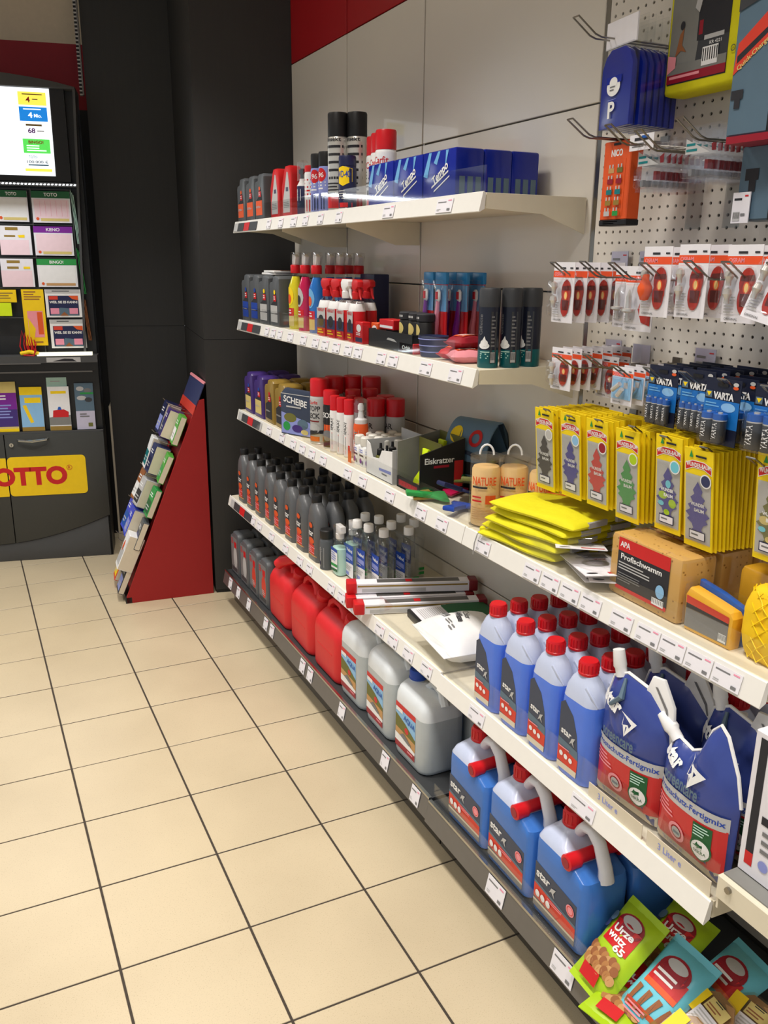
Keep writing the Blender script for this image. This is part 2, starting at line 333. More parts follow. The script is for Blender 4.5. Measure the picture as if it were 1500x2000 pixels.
# perforated panels: real holes through a cream sheet
def peg_panel(ya, yb, z0, z1):
    mb = MB(); P = .0252; ny = int((ya-yb)/P); nz = int((z1-z0)/P); oy = (ya-yb-ny*P)/2; oz = (z1-z0-nz*P)/2; R = .0038; vs = []; fs = []
    for i in range(ny):
        for j in range(nz):
            cy, cz = ya-oy-(i+.5)*P, z0+oz+(j+.5)*P; o = len(vs); h = P/2
            vs += [(XW, cy+sy*h, cz+sz*h) for sy, sz in ((1, -1), (1, 1), (-1, 1), (-1, -1))]
            a8 = [(math.cos(-PI/4+q*PI/4), math.sin(-PI/4+q*PI/4)) for q in range(8)]
            vs += [(XW, cy+R*c, cz+R*s) for c, s in a8]+[(XW+.004, cy+R*c, cz+R*s) for c, s in a8]
            for q in range(4):
                a, b_ = o+q, o+(q+1) % 4; r0 = o+4+2*q
                fs += [(a, b_, o+4+(2*q+2) % 8, r0+1, r0)]
            for q in range(8): fs.append((o+4+q, o+4+(q+1) % 8, o+12+(q+1) % 8, o+12+q))
    mb.add(vs, fs, 'peg_cream')
    for a, b_, c, d in ((ya, ya-oy, z0, z1), (yb+oy, yb, z0, z1), (ya, yb, z0, z0+oz), (ya, yb, z1-oz, z1)):
        mb.add([(XW, a, c), (XW, b_, c), (XW, b_, d), (XW, a, d)], [(0, 1, 2, 3)], 'peg_cream')
    mb.add([(XW+.008, ya, z0), (XW+.008, yb, z0), (XW+.008, yb, z1), (XW+.008, ya, z1)], [(0, 1, 2, 3)], 'black')
    mb.build('peg_panel', wr, fix=False)
for z0, z1 in zip(zs[:-1], zs[1:]):
    if z0 > 1 and z1 < 2.6:
        peg_panel(-2.768, -3.684, z0+gp, z1-gp); peg_panel(-3.70, -4.595, z0+gp, z1-gp)
    else: panel(-2.766, -3.684, z0, z1, 'stripe_red' if z0 > 2.4 else 'wall_cream'); panel(-3.698, -4.595, z0, z1, 'stripe_red' if z0 > 2.4 else 'wall_cream')
# the dark pillar and the dark wall behind it (turned 12 degrees against the shelves)
UA = -.213471; PP = Vector((.5383, -.5198, 0)); U = Vector((math.cos(UA), math.sin(UA), 0)); N = Vector((-U.y, U.x, 0))
def un(u, n, z=0): return tuple(PP+U*u+N*n+Vector((0, 0, z)))
def slab(mb, pts, z0, z1, m):
    mb.loft([[un(u, n, z0) for u, n in pts], [un(u, n, z1) for u, n in pts]], m, False)
mb = MB(); slab(mb, [(0, 0), (.50, 0), (.50, 1.2), (-.07, .95)], .018, 1.2675, 'pillar'); slab(mb, [(0, 0), (.50, 0), (.50, 1.2), (-.07, .95)], 1.2705, 3.02, 'pillar')
slab(mb, [(.003, .003), (.50, .003), (.50, 1.2), (-.067, .95)], .0, 3.0, 'black'); struct(mb.build('wall_pillar'))
mb = MB(); slab(mb, [(-.505, .95), (-.069, .95), (-.07, 1.1), (-.505, 1.1)], .07, 1.2665, 'dark_wall'); slab(mb, [(-.505, .95), (-.069, .95), (-.07, 1.1), (-.505, 1.1)], 1.269, 3.02, 'dark_wall')
slab(mb, [(-.5, .953), (-.069, .953), (-.07, 1.1), (-.5, 1.1)], .06, 3.0, 'black'); struct(mb.build('wall_dark'))
mb = MB(); slab(mb, [(-.51, .945), (-.07, .945), (-.07, 1.1), (-.51, 1.1)], 0, .07, 'skirting'); struct(mb.build('baseboard_dark'))
mb = MB(); slab(mb, [(-.516, .935), (-.505, .935), (-.505, 1.1), (-.516, 1.1)], 0, .82, 'skirting'); struct(mb.build('trim_1'))
mb = MB()
for k in range(32):
    z = 2.44+.018*k
    slab(mb, [(-.52, .93), (-.513, .93), (-.513, .96), (-.52, .96)], z, z+.018, 'alu')
    slab(mb, [(-.534, .93), (-.52, .93), (-.52, .96), (-.534, .96)], z, z+.006, 'lightgrey'); slab(mb, [(-.534, .945), (-.52, .945), (-.52, .96), (-.534, .96)], z+.006, z+.018, 'black')
struct(mb.build('trim_2'))
mb = MB()
for z0, z1, m in ((2.7205, 3.02, 'plaster'), (2.40, 2.7205, 'far_red'), (0, 2.40, 'black')): slab(mb, [(-1.78, 1.15), (-.5, 1.15), (-.5, 1.3), (-1.78, 1.3)], z0, z1, m)
struct(mb.build('wall_back'))
# glazed shop front further left along the same line
mb = MB()
for u_ in (-1.83, -2.9, -4.0, -5.0): slab(mb, [(u_-.025, 1.16), (u_+.025, 1.16), (u_+.025, 1.24), (u_-.025, 1.24)], 0, 3.0, 'alu')
for z_ in (.0, 2.2, 2.96): slab(mb, [(-5, 1.16), (-1.8, 1.16), (-1.8, 1.24), (-5, 1.24)], z_, z_+.06, 'alu')
w1 = struct(mb.build('window_1')); mb = MB(); slab(mb, [(-5, 1.195), (-1.85, 1.195), (-1.85, 1.205), (-5, 1.205)], .06, 2.96, 'acrylic'); mb.build('pane', w1)

# ================================================================== shelving
def tag_proto(name, wide, high, m='paper'):
    mb = MB(); mb.box(-wide/2, -.0012, 0, wide/2, 0, high, m)
    if m == 'paper':
        art(mb, [('r', -wide*.42, high*.72, wide*.1, high*.8, 'midgrey'), ('r', wide*.2, high*.82, wide*.42, high*.9, 'pink'),
                 ('l', -wide*.42, high*.1, -wide*.15, high*.28, 2, 'lightgrey'), ('r', wide*.22, high*.12, wide*.4, high*.28, 'midgrey')], -.0012)
    return mb
TAGM = {}
def price_tag(parent, x, y, z, w, h, m='paper', tilt=0):
    k = (round(w, 3), round(h, 3), m)
    if k not in TAGM: o = tag_proto('price_tag', w, h, m).build('price_tag', parent, fix=False); TAGM[k] = o.data
    else: o = bpy.data.objects.new('price_tag', TAGM[k]); COL.objects.link(o); o.parent = parent
    o.location = (x, y, z); o.rotation_euler = (tilt, 0, AISLE)
RH = .043
def shelf(label, x, ya, yb, z, tags, riser=None, brackets=(), board='shelf_cream', rail='rail_white', group='wall shelves'):
    t = thing('wall_shelf', label, 'shelf', (0, 0, 0), group=group)
    mb = MB(); mb.rbox(x+.006, yb+.004, z-.03, XW-.003, ya-.004, z, board, .002, 1); mb.build('board', t)
    mb = MB(); lean = .012   # price rail: leans outwards at the foot, with a lip along its top
    prof = [(x-lean, z-RH), (x-lean+.0015, z-RH-.002), (x+.004, z-RH+.006), (x+.006, z-.002), (x+.001, z+.0025), (x-.0015, z+.001)]
    mb.loft([[(a, y, c) for a, c in prof] for y in (yb, ya)], rail, False); mb.build('price_rail', t)
    for y, w, m in tags: price_tag(t, x-lean-.0004, y, z-RH+.004, w, .034, m, -math.atan2(lean, RH)*.9)
    if riser:
        mb = MB(); mb.box(x+.010, riser[1], z+.0005, x+.0125, riser[0], z+riser[2], 'acrylic'); mb.build('front_riser', t)
    for y in brackets:
        mb = MB(); mb.prism([(0, -.031), (.0, -.05), (.18, -.105), (XW-.004-x-.03, -.105), (XW-.004-x-.03, -.031)][::1], -.0015, .0015, board)
        o = mb.build('bracket', t); o.location = (x+.03, y, z)
    for y, s in ((ya, -1), (yb, 1)):   # folded side edges
        mb = MB(); q = [(x+.008, z-.001), (XW-.003, z-.001), (XW-.003, z-.088), (x+.17, z-.044), (x+.008, z-.036)]; mb.loft([[(a, y+e_, c) for a, c in q] for e_ in (0, s*.003)], board, False); mb.build('side_flange', t)
    return t
def tags(y0, y1, n, w=.056, skip=(), m='paper'):
    return [(y0+(y1-y0)*(k+.5)/n, w, m) for k in range(n) if k not in skip]
LEFT5 = [(-.735, .05, 'lightgrey'), (-.80, .07, 'darkgrey'), (-.875, .06, 'pink'), (-.945, .07, 'midgrey'), (-1.03, .06, 'lightgrey'), (-1.10, .05, 'darkgrey')]
def L5(y, reds='red'): return [(y, .05, 'lightgrey'), (y-.07, .08, 'darkgrey'), (y-.15, .07, reds), (y-.24, .1, 'darkgrey')]
YA, YM, YE = -.704, -2.73, -3.69
X1, X2, X3, X4, X5 = .656, .656, .640, .581, .555
Z1, Z2, Z3, Z4, Z5 = 1.786, 1.369, .962, .555, .1685
shelf('cream wall shelf at the very top, carrying spray cans and blue tissues', X1, YA, YM, Z1, L5(-.74)+[(-1.18, .05, 'paper'), (-1.32, .05, 'paper'), (-1.46, .06, 'paper'), (-1.58, .05, 'paper'), (-1.72, .05, 'paper'), (-1.88, .05, 'paper'), (-2.24, .07, 'paper'), (-2.56, .08, 'paper')], (YA-.01, YM+.01, .062), (-1.226, -1.85))
shelf('cream wall shelf with toothbrushes and shaving foam, second from the top', X2, YA, YM, Z2, L5(-.74)+[(-1.12, .05, 'paper'), (-1.2, .05, 'paper'), (-1.28, .05, 'paper'), (-1.40, .06, 'paper'), (-1.54, .06, 'paper'), (-1.66, .06, 'paper'), (-1.75, .06, 'paper'), (-1.85, .06, 'paper'), (-1.95, .06, 'paper'), (-2.03, .06, 'paper'), (-2.2, .06, 'paper'), (-2.28, .06, 'paper'), (-2.48, .065, 'paper'), (-2.64, .065, 'paper')], (YA-.01, -2.60, .062), (-1.226, -1.85))
shelf('white wall shelf with purple canisters and white bottles, third from the top', X3, YA, YM, Z3, L5(-.75)+[(-1.03, .06, 'lightgrey')]+[(y, .06, 'paper') for y in (-1.16, -1.32, -1.45, -1.55, -1.65, -1.76, -1.98, -2.10, -2.30, -2.5, -2.62)], (YA-.8, YM, .06))
shelf('white wall shelf with yellow vests and sponges, right of the third shelf', X3, YM-.003, YE, Z3, [(y, .062, 'paper') for y in (-2.83, -3.04, -3.11, -3.18, -3.25, -3.345, -3.42, -3.485, -3.55, -3.615)], (YM-.003, YE, .06))
shelf('white wall shelf with grey oil bottles and clear bottles, second from the floor', X4, YA, YM+.0, Z4, L5(-.77)+[(y, .06, 'paper') for y in (-1.08, -1.17, -1.33, -1.5, -1.66, -1.76, -1.97, -2.06, -2.17, -2.36, -2.45, -2.55, -2.66)], (-2.32, YM+.005, .075))
shelf('white wall shelf with blue bottles and pouches, second from the floor at right', X4-.004, YM-.003, YE, Z4-.003, [(-2.93, .07, 'paper'), (-3.35, .075, 'paper')], (YM-.003, YE, .075))
def base(label, ya, yb, x, z, tg):
    t = thing('base_shelf', label, 'shelf', (0, 0, 0), group='dark base shelves')
    mb = MB(); mb.rbox(x+.006, yb+.003, z-.03, XW-.003, ya-.003, z, 'tray_dark', .002, 1); mb.build('board', t)
    lean = .014; h = .062; mb = MB()
    prof = [(x-lean, z-h), (x-lean+.0015, z-h-.002), (x+.004, z-h+.006), (x+.006, z-.002), (x+.003, z), (x-.001, z-.003)]
    mb.loft([[(a, y, c) for a, c in prof] for y in (yb, ya)], 'alu', False); mb.build('price_rail', t)
    mb = MB(); mb.loft([[(a, y, c) for a, c in ((x-.003, z-.003), (x-.002, z+.003), (x+.007, z+.0035), (x+.007, z-.002))] for y in (yb, ya)], 'chrome', False); mb.build('rail_lip', t)
    for y, w in tg: price_tag(t, x-lean-.0002, y, z-h+.006, w, .05, 'paper', -math.atan2(lean, h)*.95)
    mb = MB(); mb.box(.594, yb+.002, .004, .606, ya-.002, z-.03, 'kick'); mb.box(.6, yb+.01, 0, .94, ya-.01, .06, 'black'); mb.build('kick_panel', t)
    mb = MB(); mb.box(x+.012, yb+.004, z+.0005, x+.0145, ya-.004, z+.055, 'acrylic')
    if ya < -2: mb.build('front_riser', t)
base('dark base shelf at floor level under the red fuel cans and white canisters', YA+.05, YM, X5, Z5, [(y, .05) for y in (-.77, -.90, -1.06, -1.3, -1.38, -1.74, -1.82, -2.12, -2.46, -2.66)])
base('dark base shelf at floor level under the blue canisters and snack bags', YM-.003, YE-.9, X5-.003, Z5-.004, [(y, .075) for y in (-3.09, -3.36)])
# next bay, set back, with a grey mat
t = thing('counter_shelf', 'cream shelf with a grey mat at the lower right edge, set back', 'shelf')
mb = MB(); mb.rbox(.575, -4.9, .572, XW-.003, YE-.008, .618, 'shelf_cream', .002, 1); mb.build('board', t)
mb = MB(); mb.box(.585, -4.9, .618, XW-.004, YE-.012, .621, 'box_grey'); mb.build('mat', t)
mb = MB(); mb.prism([(0, 0), (0, -.02), (.2, -.07), (.38, -.07), (.38, 0)], -.002, .002, 'shelf_cream'); o = mb.build('bracket', t); o.location = (.578, YE-.012, .571)
mb = MB(); mb.tube([(.569, YE-.035, .605), (.576, YE-.035, .605)], .006, 'steel'); mb.build('bolt', t)
# ================================================================== bottles, cans and canisters
def spray_can(label, r, h, cap_h, body, cap, items=(), cap_r=None, name='spray_can', group=None, band=None):
    t = thing(name, label, 'spray can', group=group); cr = cap_r or r*.97; zb = h-cap_h
    mb = MB(); mb.lathe([(r*.93, 0), (r, .004), (r, zb-.012), (r*.97, zb-.006), (r*.9, zb-.001)], body, 24); mb.build('body', t)
    mb = MB(); mb.lathe([(r*.97, 0), (r*1.02, .002), (r*1.02, .005), (r*.98, .007)], 'silver', 24); mb.build('bottom_rim', t)
    mb = MB(); mb.lathe([(cr*.99, zb-.002), (cr, zb+.003), (cr, h-.006), (cr*.94, h-.001), (cr*.7, h)], cap, 24); mb.build('cap', t)
    if items: art_obj('label', items, t, on_round(2*r, 2*r))
    return t
def liqui(label, body, col, w=.115, d=.075, h=.19, items=None, group=None):
    """slim oil canister: neck with screw cap at the left shoulder, grip at the right"""
    t = thing('oil_canister', label, 'canister', group=group)
    P = [(-w/2, .0), (w/2, .0), (w/2, h-.012), (w/2-.008, h-.002), (w/2-.016, h), (0, h), (-.012, h-.004), (-.02, h-.022), (-w/2+.008, h-.026), (-w/2, h-.036)]
    mb = MB(); mb.prism(P, -d/2, d/2, body, .009); mb.build('body', t)
    mb = MB(); mb.lathe([(.0125, h-.03), (.0125, h-.008), (.010, h-.006)], 'black', 14, -w/2+.022, 0); mb.build('cap', t)
    mb = MB(); mb.tube([(w/2-.006, d/2-.002, h*.35), (w/2-.006, d/2+.004, h*.4), (w/2-.006, d/2+.004, h*.8), (w/2-.006, d/2-.002, h*.86)], .005, body); mb.build('grip', t)
    art_obj('label', items or [('p', [(-w*.3, .02), (w*.28, .02), (w*.28, h*.6), (w*.16, h*.78), (0, h*.6), (-w*.3, h*.45)], col), ('r', -w*.3, .02, w*.28, .045, 'ink'),
            ('r', -w*.02, h*.52, w*.24, h*.66, 'red'), ('t', 'OIL', w*.1, h*.585, w*.2, .012, 'white'), ('l', -w*.25, .05, w*.22, .085, 4, 'lightgrey')], t, -d/2)
    return t
def oil_items(w, h, c1, c2='wheat'):
    return [('p', [(-w*.34, .018), (w*.34, .018), (w*.34, h*.5), (w*.2, h*.7), (w*.06, h*.72), (-w*.05, h*.5), (-w*.34, h*.42)], 'ink'), ('r', -w*.34, .018, w*.34, .05, c1), ('r', -w*.34, h*.27, w*.34, h*.42, c1),
            ('r', -w*.02, h*.5, w*.24, h*.62, 'red'), ('l', w*.0, h*.52, w*.22, h*.6, 2, 'white'), ('e', w*.1, h*.68, w*.09, h*.045, c2), ('l', -w*.3, .055, w*.3, h*.26, 4, 'lightgrey')]
# --- shelf 1
cg = 'grey canisters on the top shelf'
t = liqui('', 'cangrey', 'ink', .12, .07, .175, oil_items(.12, .175, 'orange', 'orange'))
row(t, [(.70, -.765), (.70, -.893), (.70, -1.015)], Z1, ['grey oil canister with orange label on the top shelf, nearest the dark pillar', 'grey oil canister with orange label, middle of three on the top shelf', 'grey oil canister with orange label on the top shelf, beside the red flasks'], cg)
def flask(label):
    t = thing('additive_flask', label, 'bottle'); w, d, h = .1, .05, .18
    mb = MB(); mb.prism([(-w/2, 0), (w/2, 0), (w/2, h*.8), (w*.34, h*.96), (w*.2, h), (-w*.1, h), (-w*.2, h*.94), (-w/2, h*.62)], -d/2, d/2, 'red', .008); mb.build('body', t)
    art_obj('label', [('p', [(-w*.34, .015), (w*.36, .015), (w*.36, h*.5), (w*.2, h*.86), (w*.08, h*.88), (-w*.1, h*.62), (-w*.34, h*.32)], 'lightgrey'), ('l', -w*.28, .03, w*.3, h*.3, 4, 'midgrey'), ('r', -w*.02, h*.5, w*.22, h*.58, 'navy')], t, -d/2)
    return t
row(flask(''), [(.695, -1.19), (.695, -1.325)], Z1, ['red flat flask with white arched label, left of the pair on the top shelf', 'red flat flask with white arched label, right of the pair on the top shelf'], 'red flasks')
t = thing('small_bottle', 'small white bottle with clear hood on the top shelf beside the red flasks', 'bottle', (.69, -1.45, Z1), AISLE)
mb = MB(); mb.lathe([(.02, 0), (.022, .004), (.022, .10), (.012, .118), (.012, .125)], ['navy', 'navy', 'white', 'white'], 18); mb.build('body', t)
mb = MB(); mb.lathe([(.009, .125), (.009, .14), (.015, .145), (.015, .155), (.005, .16)], 'black', 12); mb.build('pump', t)
mb = MB(); mb.lathe([(.02, .118), (.02, .18), (.012, .188)], 'hood', 16); mb.build('hood', t)
art_obj('label', [('r', -.016, .02, .016, .05, 'navy'), ('r', -.016, .05, .016, .09, 'white'), ('l', -.013, .055, .013, .085, 4, 'midgrey')], t, on_round(.044, .044))
t = spray_can('red and white spray can with red cap on the top shelf, behind the blue cans', .027, .165, .02, 'white', 'red', [('r', -.02, .01, .02, .05, 'red'), ('l', -.016, .06, .016, .12, 5, 'red')])
t.location = (.70, -1.515, Z1); t.rotation_euler = (0, 0, AISLE)
t = spray_can('', .0265, .195, .045, 'peri', 'black', [('r', -.024, .01, .024, .06, 'dusk'), ('e', 0, .12, .018, .022, 'red'), ('t', '96', 0, .12, .022, .016, 'white'), ('l', -.018, .07, .018, .10, 3, 'white')])
row(t, [(.69, -1.60), (.69, -1.672), (.765, -1.60)], Z1, ['blue grey spray can with black cap, left of the two front ones', 'blue grey spray can with black cap on the top shelf, touching the tall silver can', 'blue grey spray can with black cap standing behind the other two'], 'blue grey spray cans')
si = []
for k in range(5): si += [('r', -.03, .10+k*.024, .03, .108+k*.024, 'ink')]
si += [('t', 'Insekt', 0, .222, .05, .012, 'ink'), ('r', -.03, .01, .03, .045, 'red'), ('l', -.025, .05, .025, .09, 4, 'ink')]
t = spray_can('', .034, .305, .072, 'silver', 'black', si, name='tall_spray_can')
row(t, [(.70, -1.752), (.752, -1.79)], Z1, ['tall silver spray can with black cap, left of the tall pair', 'tall silver spray can with black cap, right one, behind the yellow shield can'], 'tall silver spray cans')
t = spray_can('dark blue spray can with a yellow shield, in front of the tall silver can', .029, .165, .03, 'navy', 'navy', [('p', [(-.026, .085), (.026, .085), (.026, .125), (0, .132), (-.026, .125)], 'yellow'), ('p', [(-.026, .085), (0, .072), (.026, .085)], 'yellow'), ('t', 'WD-40', 0, .108, .044, .02, 'blue'), ('r', -.026, .008, .026, .022, 'red'), ('l', -.018, .03, .018, .06, 4, 'lightgrey')])
t.location = (.69, -1.852, Z1); t.rotation_euler = (0, 0, AISLE)
t = spray_can('', .033, .222, .055, 'white', 'redcap', [('t', 'Carfit', 0, .135, .05, .02, 'red'), ('l', -.024, .09, .024, .118, 3, 'darkgreen'), ('r', -.03, .03, .03, .06, 'ink'), ('r', -.03, .015, .03, .03, 'salmon'), ('l', -.026, .065, .026, .085, 2, 'midgrey')])
row(t, [(.735, -2.04), (.755, -1.965), (.775, -1.89)], Z1, ['white spray can with red cap on the top shelf, touching the blue tissue boxes', 'white spray can with red cap, middle of the slanting row of three', 'white spray can with red cap, rearmost beside the tall silver cans'], 'white spray cans with red caps')
# tissues: three packs in front, two rows behind
def tissue(label):
    t = thing('tissue_pack', label, 'pack', group='blue tissue packs'); w, d, h = .17, .085, .118
    mb = MB(); mb.rbox(-w/2, -d/2, 0, w/2, d/2, h, 'tempo', .006); mb.build('wrap', t)
    art_obj('print', [('p', [(-w*.47, h*.5), (-w*.3, h*.97), (-w*.22, h*.97), (-w*.34, h*.45)], 'sky'), ('p', [(-w*.15, h*.75), (-w*.02, h*.97), (w*.05, h*.97), (-w*.05, h*.7)], 'sky'), ('p', [(w*.22, h*.97), (w*.3, h*.97), (w*.2, h*.6)], 'sky'),
                      ('p', [(-w*.2, h*.22), (w*.3, h*.52), (w*.3, h*.56), (-w*.2, h*.26)], 'white'), ('t', 'Tempo', w*.06, h*.5, w*.5, h*.24, 'white', .03, .5), ('p', [(-w*.12, h*.14), (w*.34, h*.42), (w*.34, h*.45), (-w*.12, h*.17)], 'white')], t, -d/2)
    mb = MB()
    for k in range(3): mb.box(w/2, -d/2+.012+k*.024, .008, w/2+.0008, -d/2+.028+k*.024, .05, 'slate')
    mb.build('fold_print', t); return t
row(tissue(''), [(.715, -2.13), (.715, -2.305), (.715, -2.48), (.80, -2.48), (.885, -2.48)], Z1,
    ['blue pack of tissues on the top shelf, touching the white spray cans', 'blue pack of tissues on the top shelf, middle of the front three', 'blue pack of tissues on the top shelf, right end of the front row', 'blue pack of tissues directly behind the right end pack', 'blue pack of tissues against the wall at the end of the top shelf'], 'blue tissue packs', .01)
for o in list(COL.objects):
    if o.name.startswith(('spray_can', 'tall_spray_can')): o.rotation_euler = (0, 0, AISLE+.55+random.uniform(-.15, .15))
# --- shelf 2
t = liqui('', 'cangrey', 'blue', .12, .075, .2, oil_items(.12, .2, 'blue', 'blue')); row(t, [(.705, -.775), (.705, -.90)], Z2, ['grey canister with blue label on the second shelf, nearest the pillar', 'grey canister with blue label on the second shelf, second from the pillar'], 'grey canisters on the second shelf')
t = liqui('', 'cangrey', 'olive', .12, .075, .2, oil_items(.12, .2, 'lightgrey', 'yellow')); row(t, [(.705, -1.025), (.705, -1.16), (.785, -1.10), (.785, -.97)], Z2, ['grey canister with yellow label on the second shelf, left of two', 'grey canister with yellow label on the second shelf, beside the yellow squirt bottle', 'grey canister in the back row of the second shelf, beside the squirt bottles', 'grey canister in the back row of the second shelf, under the white booklets'], 'grey canisters on the second shelf')
for k, (z, m) in enumerate([(.2015, 'white'), (.2105, 'white')]):
    mb = MB(); mb.rbox(-.075, -.05, 0, .075, .05, .008, m, .002); mb.box(-.075, -.02, .0081, .075, .049, .0084, 'brown')
    tag(mb.build('booklet', None), 'white and brown booklet lying on the grey canisters, '+['lower', 'upper'][k]+' of two', 'booklet', 'booklets on the canisters'); o = COL.objects[-1]; o.location = (.74, -1.03-.012*k, Z2+z); o.rotation_euler = (0, 0, AISLE+.06-.1*k)
def squirt(label, liq, name):
    t = thing('squirt_bottle', label, 'bottle', group='squirt bottles with clear hoods'); w, d = .074, .055
    mb = MB(); prof = [(0, .96), (.006, 1), (.11, 1), (.16, .9), (.2, .5), (.212, .36), (.218, .34)]
    mb.loft([el(w*s, d*(s if s < .9 else 1), z, 20) for z, s in prof], [liq, liq, liq, liq, 'bottle_clear', 'bottle_clear'], True); mb.build('body', t)
    mb = MB(); mb.lathe([(.019, .212), (.02, .214), (.02, .24), (.018, .243)], 'redcap', 16); mb.build('collar', t)
    mb = MB(); mb.prism([(-.016, .243), (.014, .243), (.024, .272), (.004, .282), (-.014, .282)], -.009, .009, 'white', .003); mb.build('nozzle', t)
    mb = MB(); mb.prism([(-.02, .243), (.019, .243), (.032, .272), (.028, .288), (-.018, .29)], -.014, .014, 'hood', .004); mb.build('hood', t)
    art_obj('label', [('e', 0, .125, .026, .036, 'yellow' if liq == 'squirt_y' else ('lightgrey' if liq == 'squirt_p' else 'sky')), ('r', -.026, .05, .026, .08, 'red'), ('r', -.026, .012, .026, .05, 'wheat'), ('l', -.02, .055, .02, .075, 2, 'white'), ('e', 0, .115, .014, .018, 'ink' if liq == 'squirt_p' else 'orange')], t, on_round(w, d))
    return t
for liq, ys_, wd in (('squirt_y', -1.29, 'yellow'), ('squirt_p', -1.395, 'pink'), ('squirt_b', -1.51, 'blue')):
    t = squirt(wd+' squirt bottle with red collar and clear hood, in the front row', liq, wd); t.location = (.715, ys_, Z2); t.rotation_euler = (0, 0, AISLE)
    if wd == 'blue': sb = t
row(dup(sb, (0, 0, 0)), [(.80, -1.435), (.80, -1.53), (.875, -1.435), (.875, -1.53)], Z2, ['blue squirt bottle with red collar in the middle row, left one', 'blue squirt bottle with red collar in the middle row, right one', 'blue squirt bottle with red collar in the rear row, left one', 'blue squirt bottle with red collar in the rear row, right one by the wall'], 'squirt bottles with clear hoods')
t = thing('cleaner_box', 'dark blue upright pack standing behind the red trigger bottles', 'pack', (.875, -1.67, Z2), AISLE)
mb = MB(); mb.rbox(-.06, -.03, 0, .06, .03, .215, 'navy', .004); mb.build('carton', t); art_obj('print', [('r', -.05, .02, .05, .1, 'dusk'), ('l', -.04, .12, .04, .19, 4, 'blue')], t, -.03)
def trigger(label, head):
    t = thing('trigger_bottle', label, 'bottle', group='red trigger spray bottles'); w, d = .07, .05
    mb = MB(); mb.loft([rr(w*s, d*s, .02, z, 3) for z, s in ((0, .94), (.004, 1), (.1, 1), (.125, .82), (.138, .42), (.142, .4))], ['red', 'red', 'white', 'bottle_clear', 'bottle_clear'], True); mb.build('body', t)
    mb = MB(); mb.lathe([(.015, .138), (.016, .14), (.016, .16), (.011, .163)], head, 14); mb.prism([(-.012, .16), (.012, .16), (.014, .17), (.036, .178), (.036, .193), (.026, .2), (-.018, .2), (-.028, .188), (-.026, .176)], -.011, .011, head, .004); mb.build('spray_head', t)
    mb = MB(); mb.tube([(.024, 0, .178), (.03, 0, .165), (.033, 0, .15), (.042, 0, .138)], [.005, .005, .004, .003], head, 8); mb.build('trigger', t)
    art_obj('label', [('r', -.03, .004, .03, .032, 'red'), ('r', -.03, .032, .03, .1, 'lightgrey'), ('r', -.03, .03, .03, .062, 'dusk'), ('e', 0, .055, .02, .02, 'ink'), ('t', 'VIERGUT', 0, .092, .05, .01, 'red'), ('l', -.024, .008, .024, .026, 2, 'yellow')], t, -d/2+.0005)
    return t
tr = trigger('', 'red'); row(tr, [(.70, -1.645), (.70, -1.735), (.70, -1.905), (.76, -1.68), (.76, -1.77), (.76, -1.86)], Z2, ['red trigger spray bottle in the front row, beside the blue squirt bottle', 'red trigger spray bottle in the front row, second from left', 'red trigger spray bottle at the right end of the front row', 'red trigger spray bottle in the rear row, left one', 'red trigger spray bottle in the rear row, middle one', 'red trigger spray bottle in the rear row, right one'], 'red trigger spray bottles', .15)
t = trigger('spray bottle with a white trigger among the red ones', 'white'); t.location = (.70, -1.82, Z2); t.rotation_euler = (0, 0, AISLE)
def small_box(label, w, d, h, m, loc, rz=AISLE, items=(), name='carton', cat='box', group=None, top=None):
    t = thing(name, label, cat, loc, rz, group); mb = MB(); mb.rbox(-w/2, -d/2, 0, w/2, d/2, h, m, .0015, 1); mb.build('box', t)
    if items: art_obj('print', items, t, -d/2)
    if top: mb = MB(); art(mb, top, 0.0); o = mb.build('top_print', t, fix=False); o.rotation_euler = (-PI/2, 0, 0); o.location = (0, 0, h)
    return t
bi = [('r', -.026, .006, .026, .02, 'navy'), ('e', 0, .05, .018, .012, 'white'), ('l', -.02, .025, .02, .036, 2, 'white')]
small_box('small red carton standing at the left end of the black tray', .055, .03, .07, 'red', (.69, -1.975, Z2), AISLE, bi, group='small red cartons')
small_box('small red carton with navy foot, second beside the black tray', .05, .03, .07, 'orange', (.72, -2.03, Z2), AISLE, bi, group='small red cartons')
# black tray with jars and a lying red box
t = thing('display_tray', 'black open tray holding small jars on the second shelf', 'tray', (.735, -2.19, Z2), AISLE)
mb = MB(); w, d, h = .30, .11, .055
mb.box(-w/2, -d/2, 0, w/2, d/2, .004, 'black')
for a in ((-w/2, -d/2, w/2, -d/2+.003), (-w/2, d/2-.003, w/2, d/2), (-w/2, -d/2, -w/2+.003, d/2), (w/2-.003, -d/2, w/2, d/2)): mb.box(a[0], a[1], .004, a[2], a[3], h, 'black')
mb.build('tray', t)
mb = MB(); art(mb, [('p', [(-.02, .03), (.05, .026), (.03, .034), (-.01, .036)], 'lightgrey')], -d/2); mb.build('sticker', t, fix=False)
small_box('flat red carton lying in the black tray', .10, .05, .03, 'red', (.735, -2.105, Z2+.0545), AISLE, [('r', -.045, .004, .045, .012, 'white')])
def jar(label):
    t = thing('scent_jar', label, 'jar', group='black jars in the tray'); mb = MB(); mb.lathe([(.024, 0), (.027, .004), (.027, .082), (.023, .088)], 'black', 18); mb.build('body', t)
    mb = MB(); mb.lathe([(.0265, .088), (.027, .09), (.027, .107), (.024, .11)], 'ink', 18); mb.build('lid', t)
    art_obj('label', [('e', 0, .062, .016, .018, 'wheat'), ('r', -.013, .095, .013, .101, 'lightgrey'), ('r', -.012, .034, .012, .042, 'midgrey')], t, on_round(.054, .054)); return t
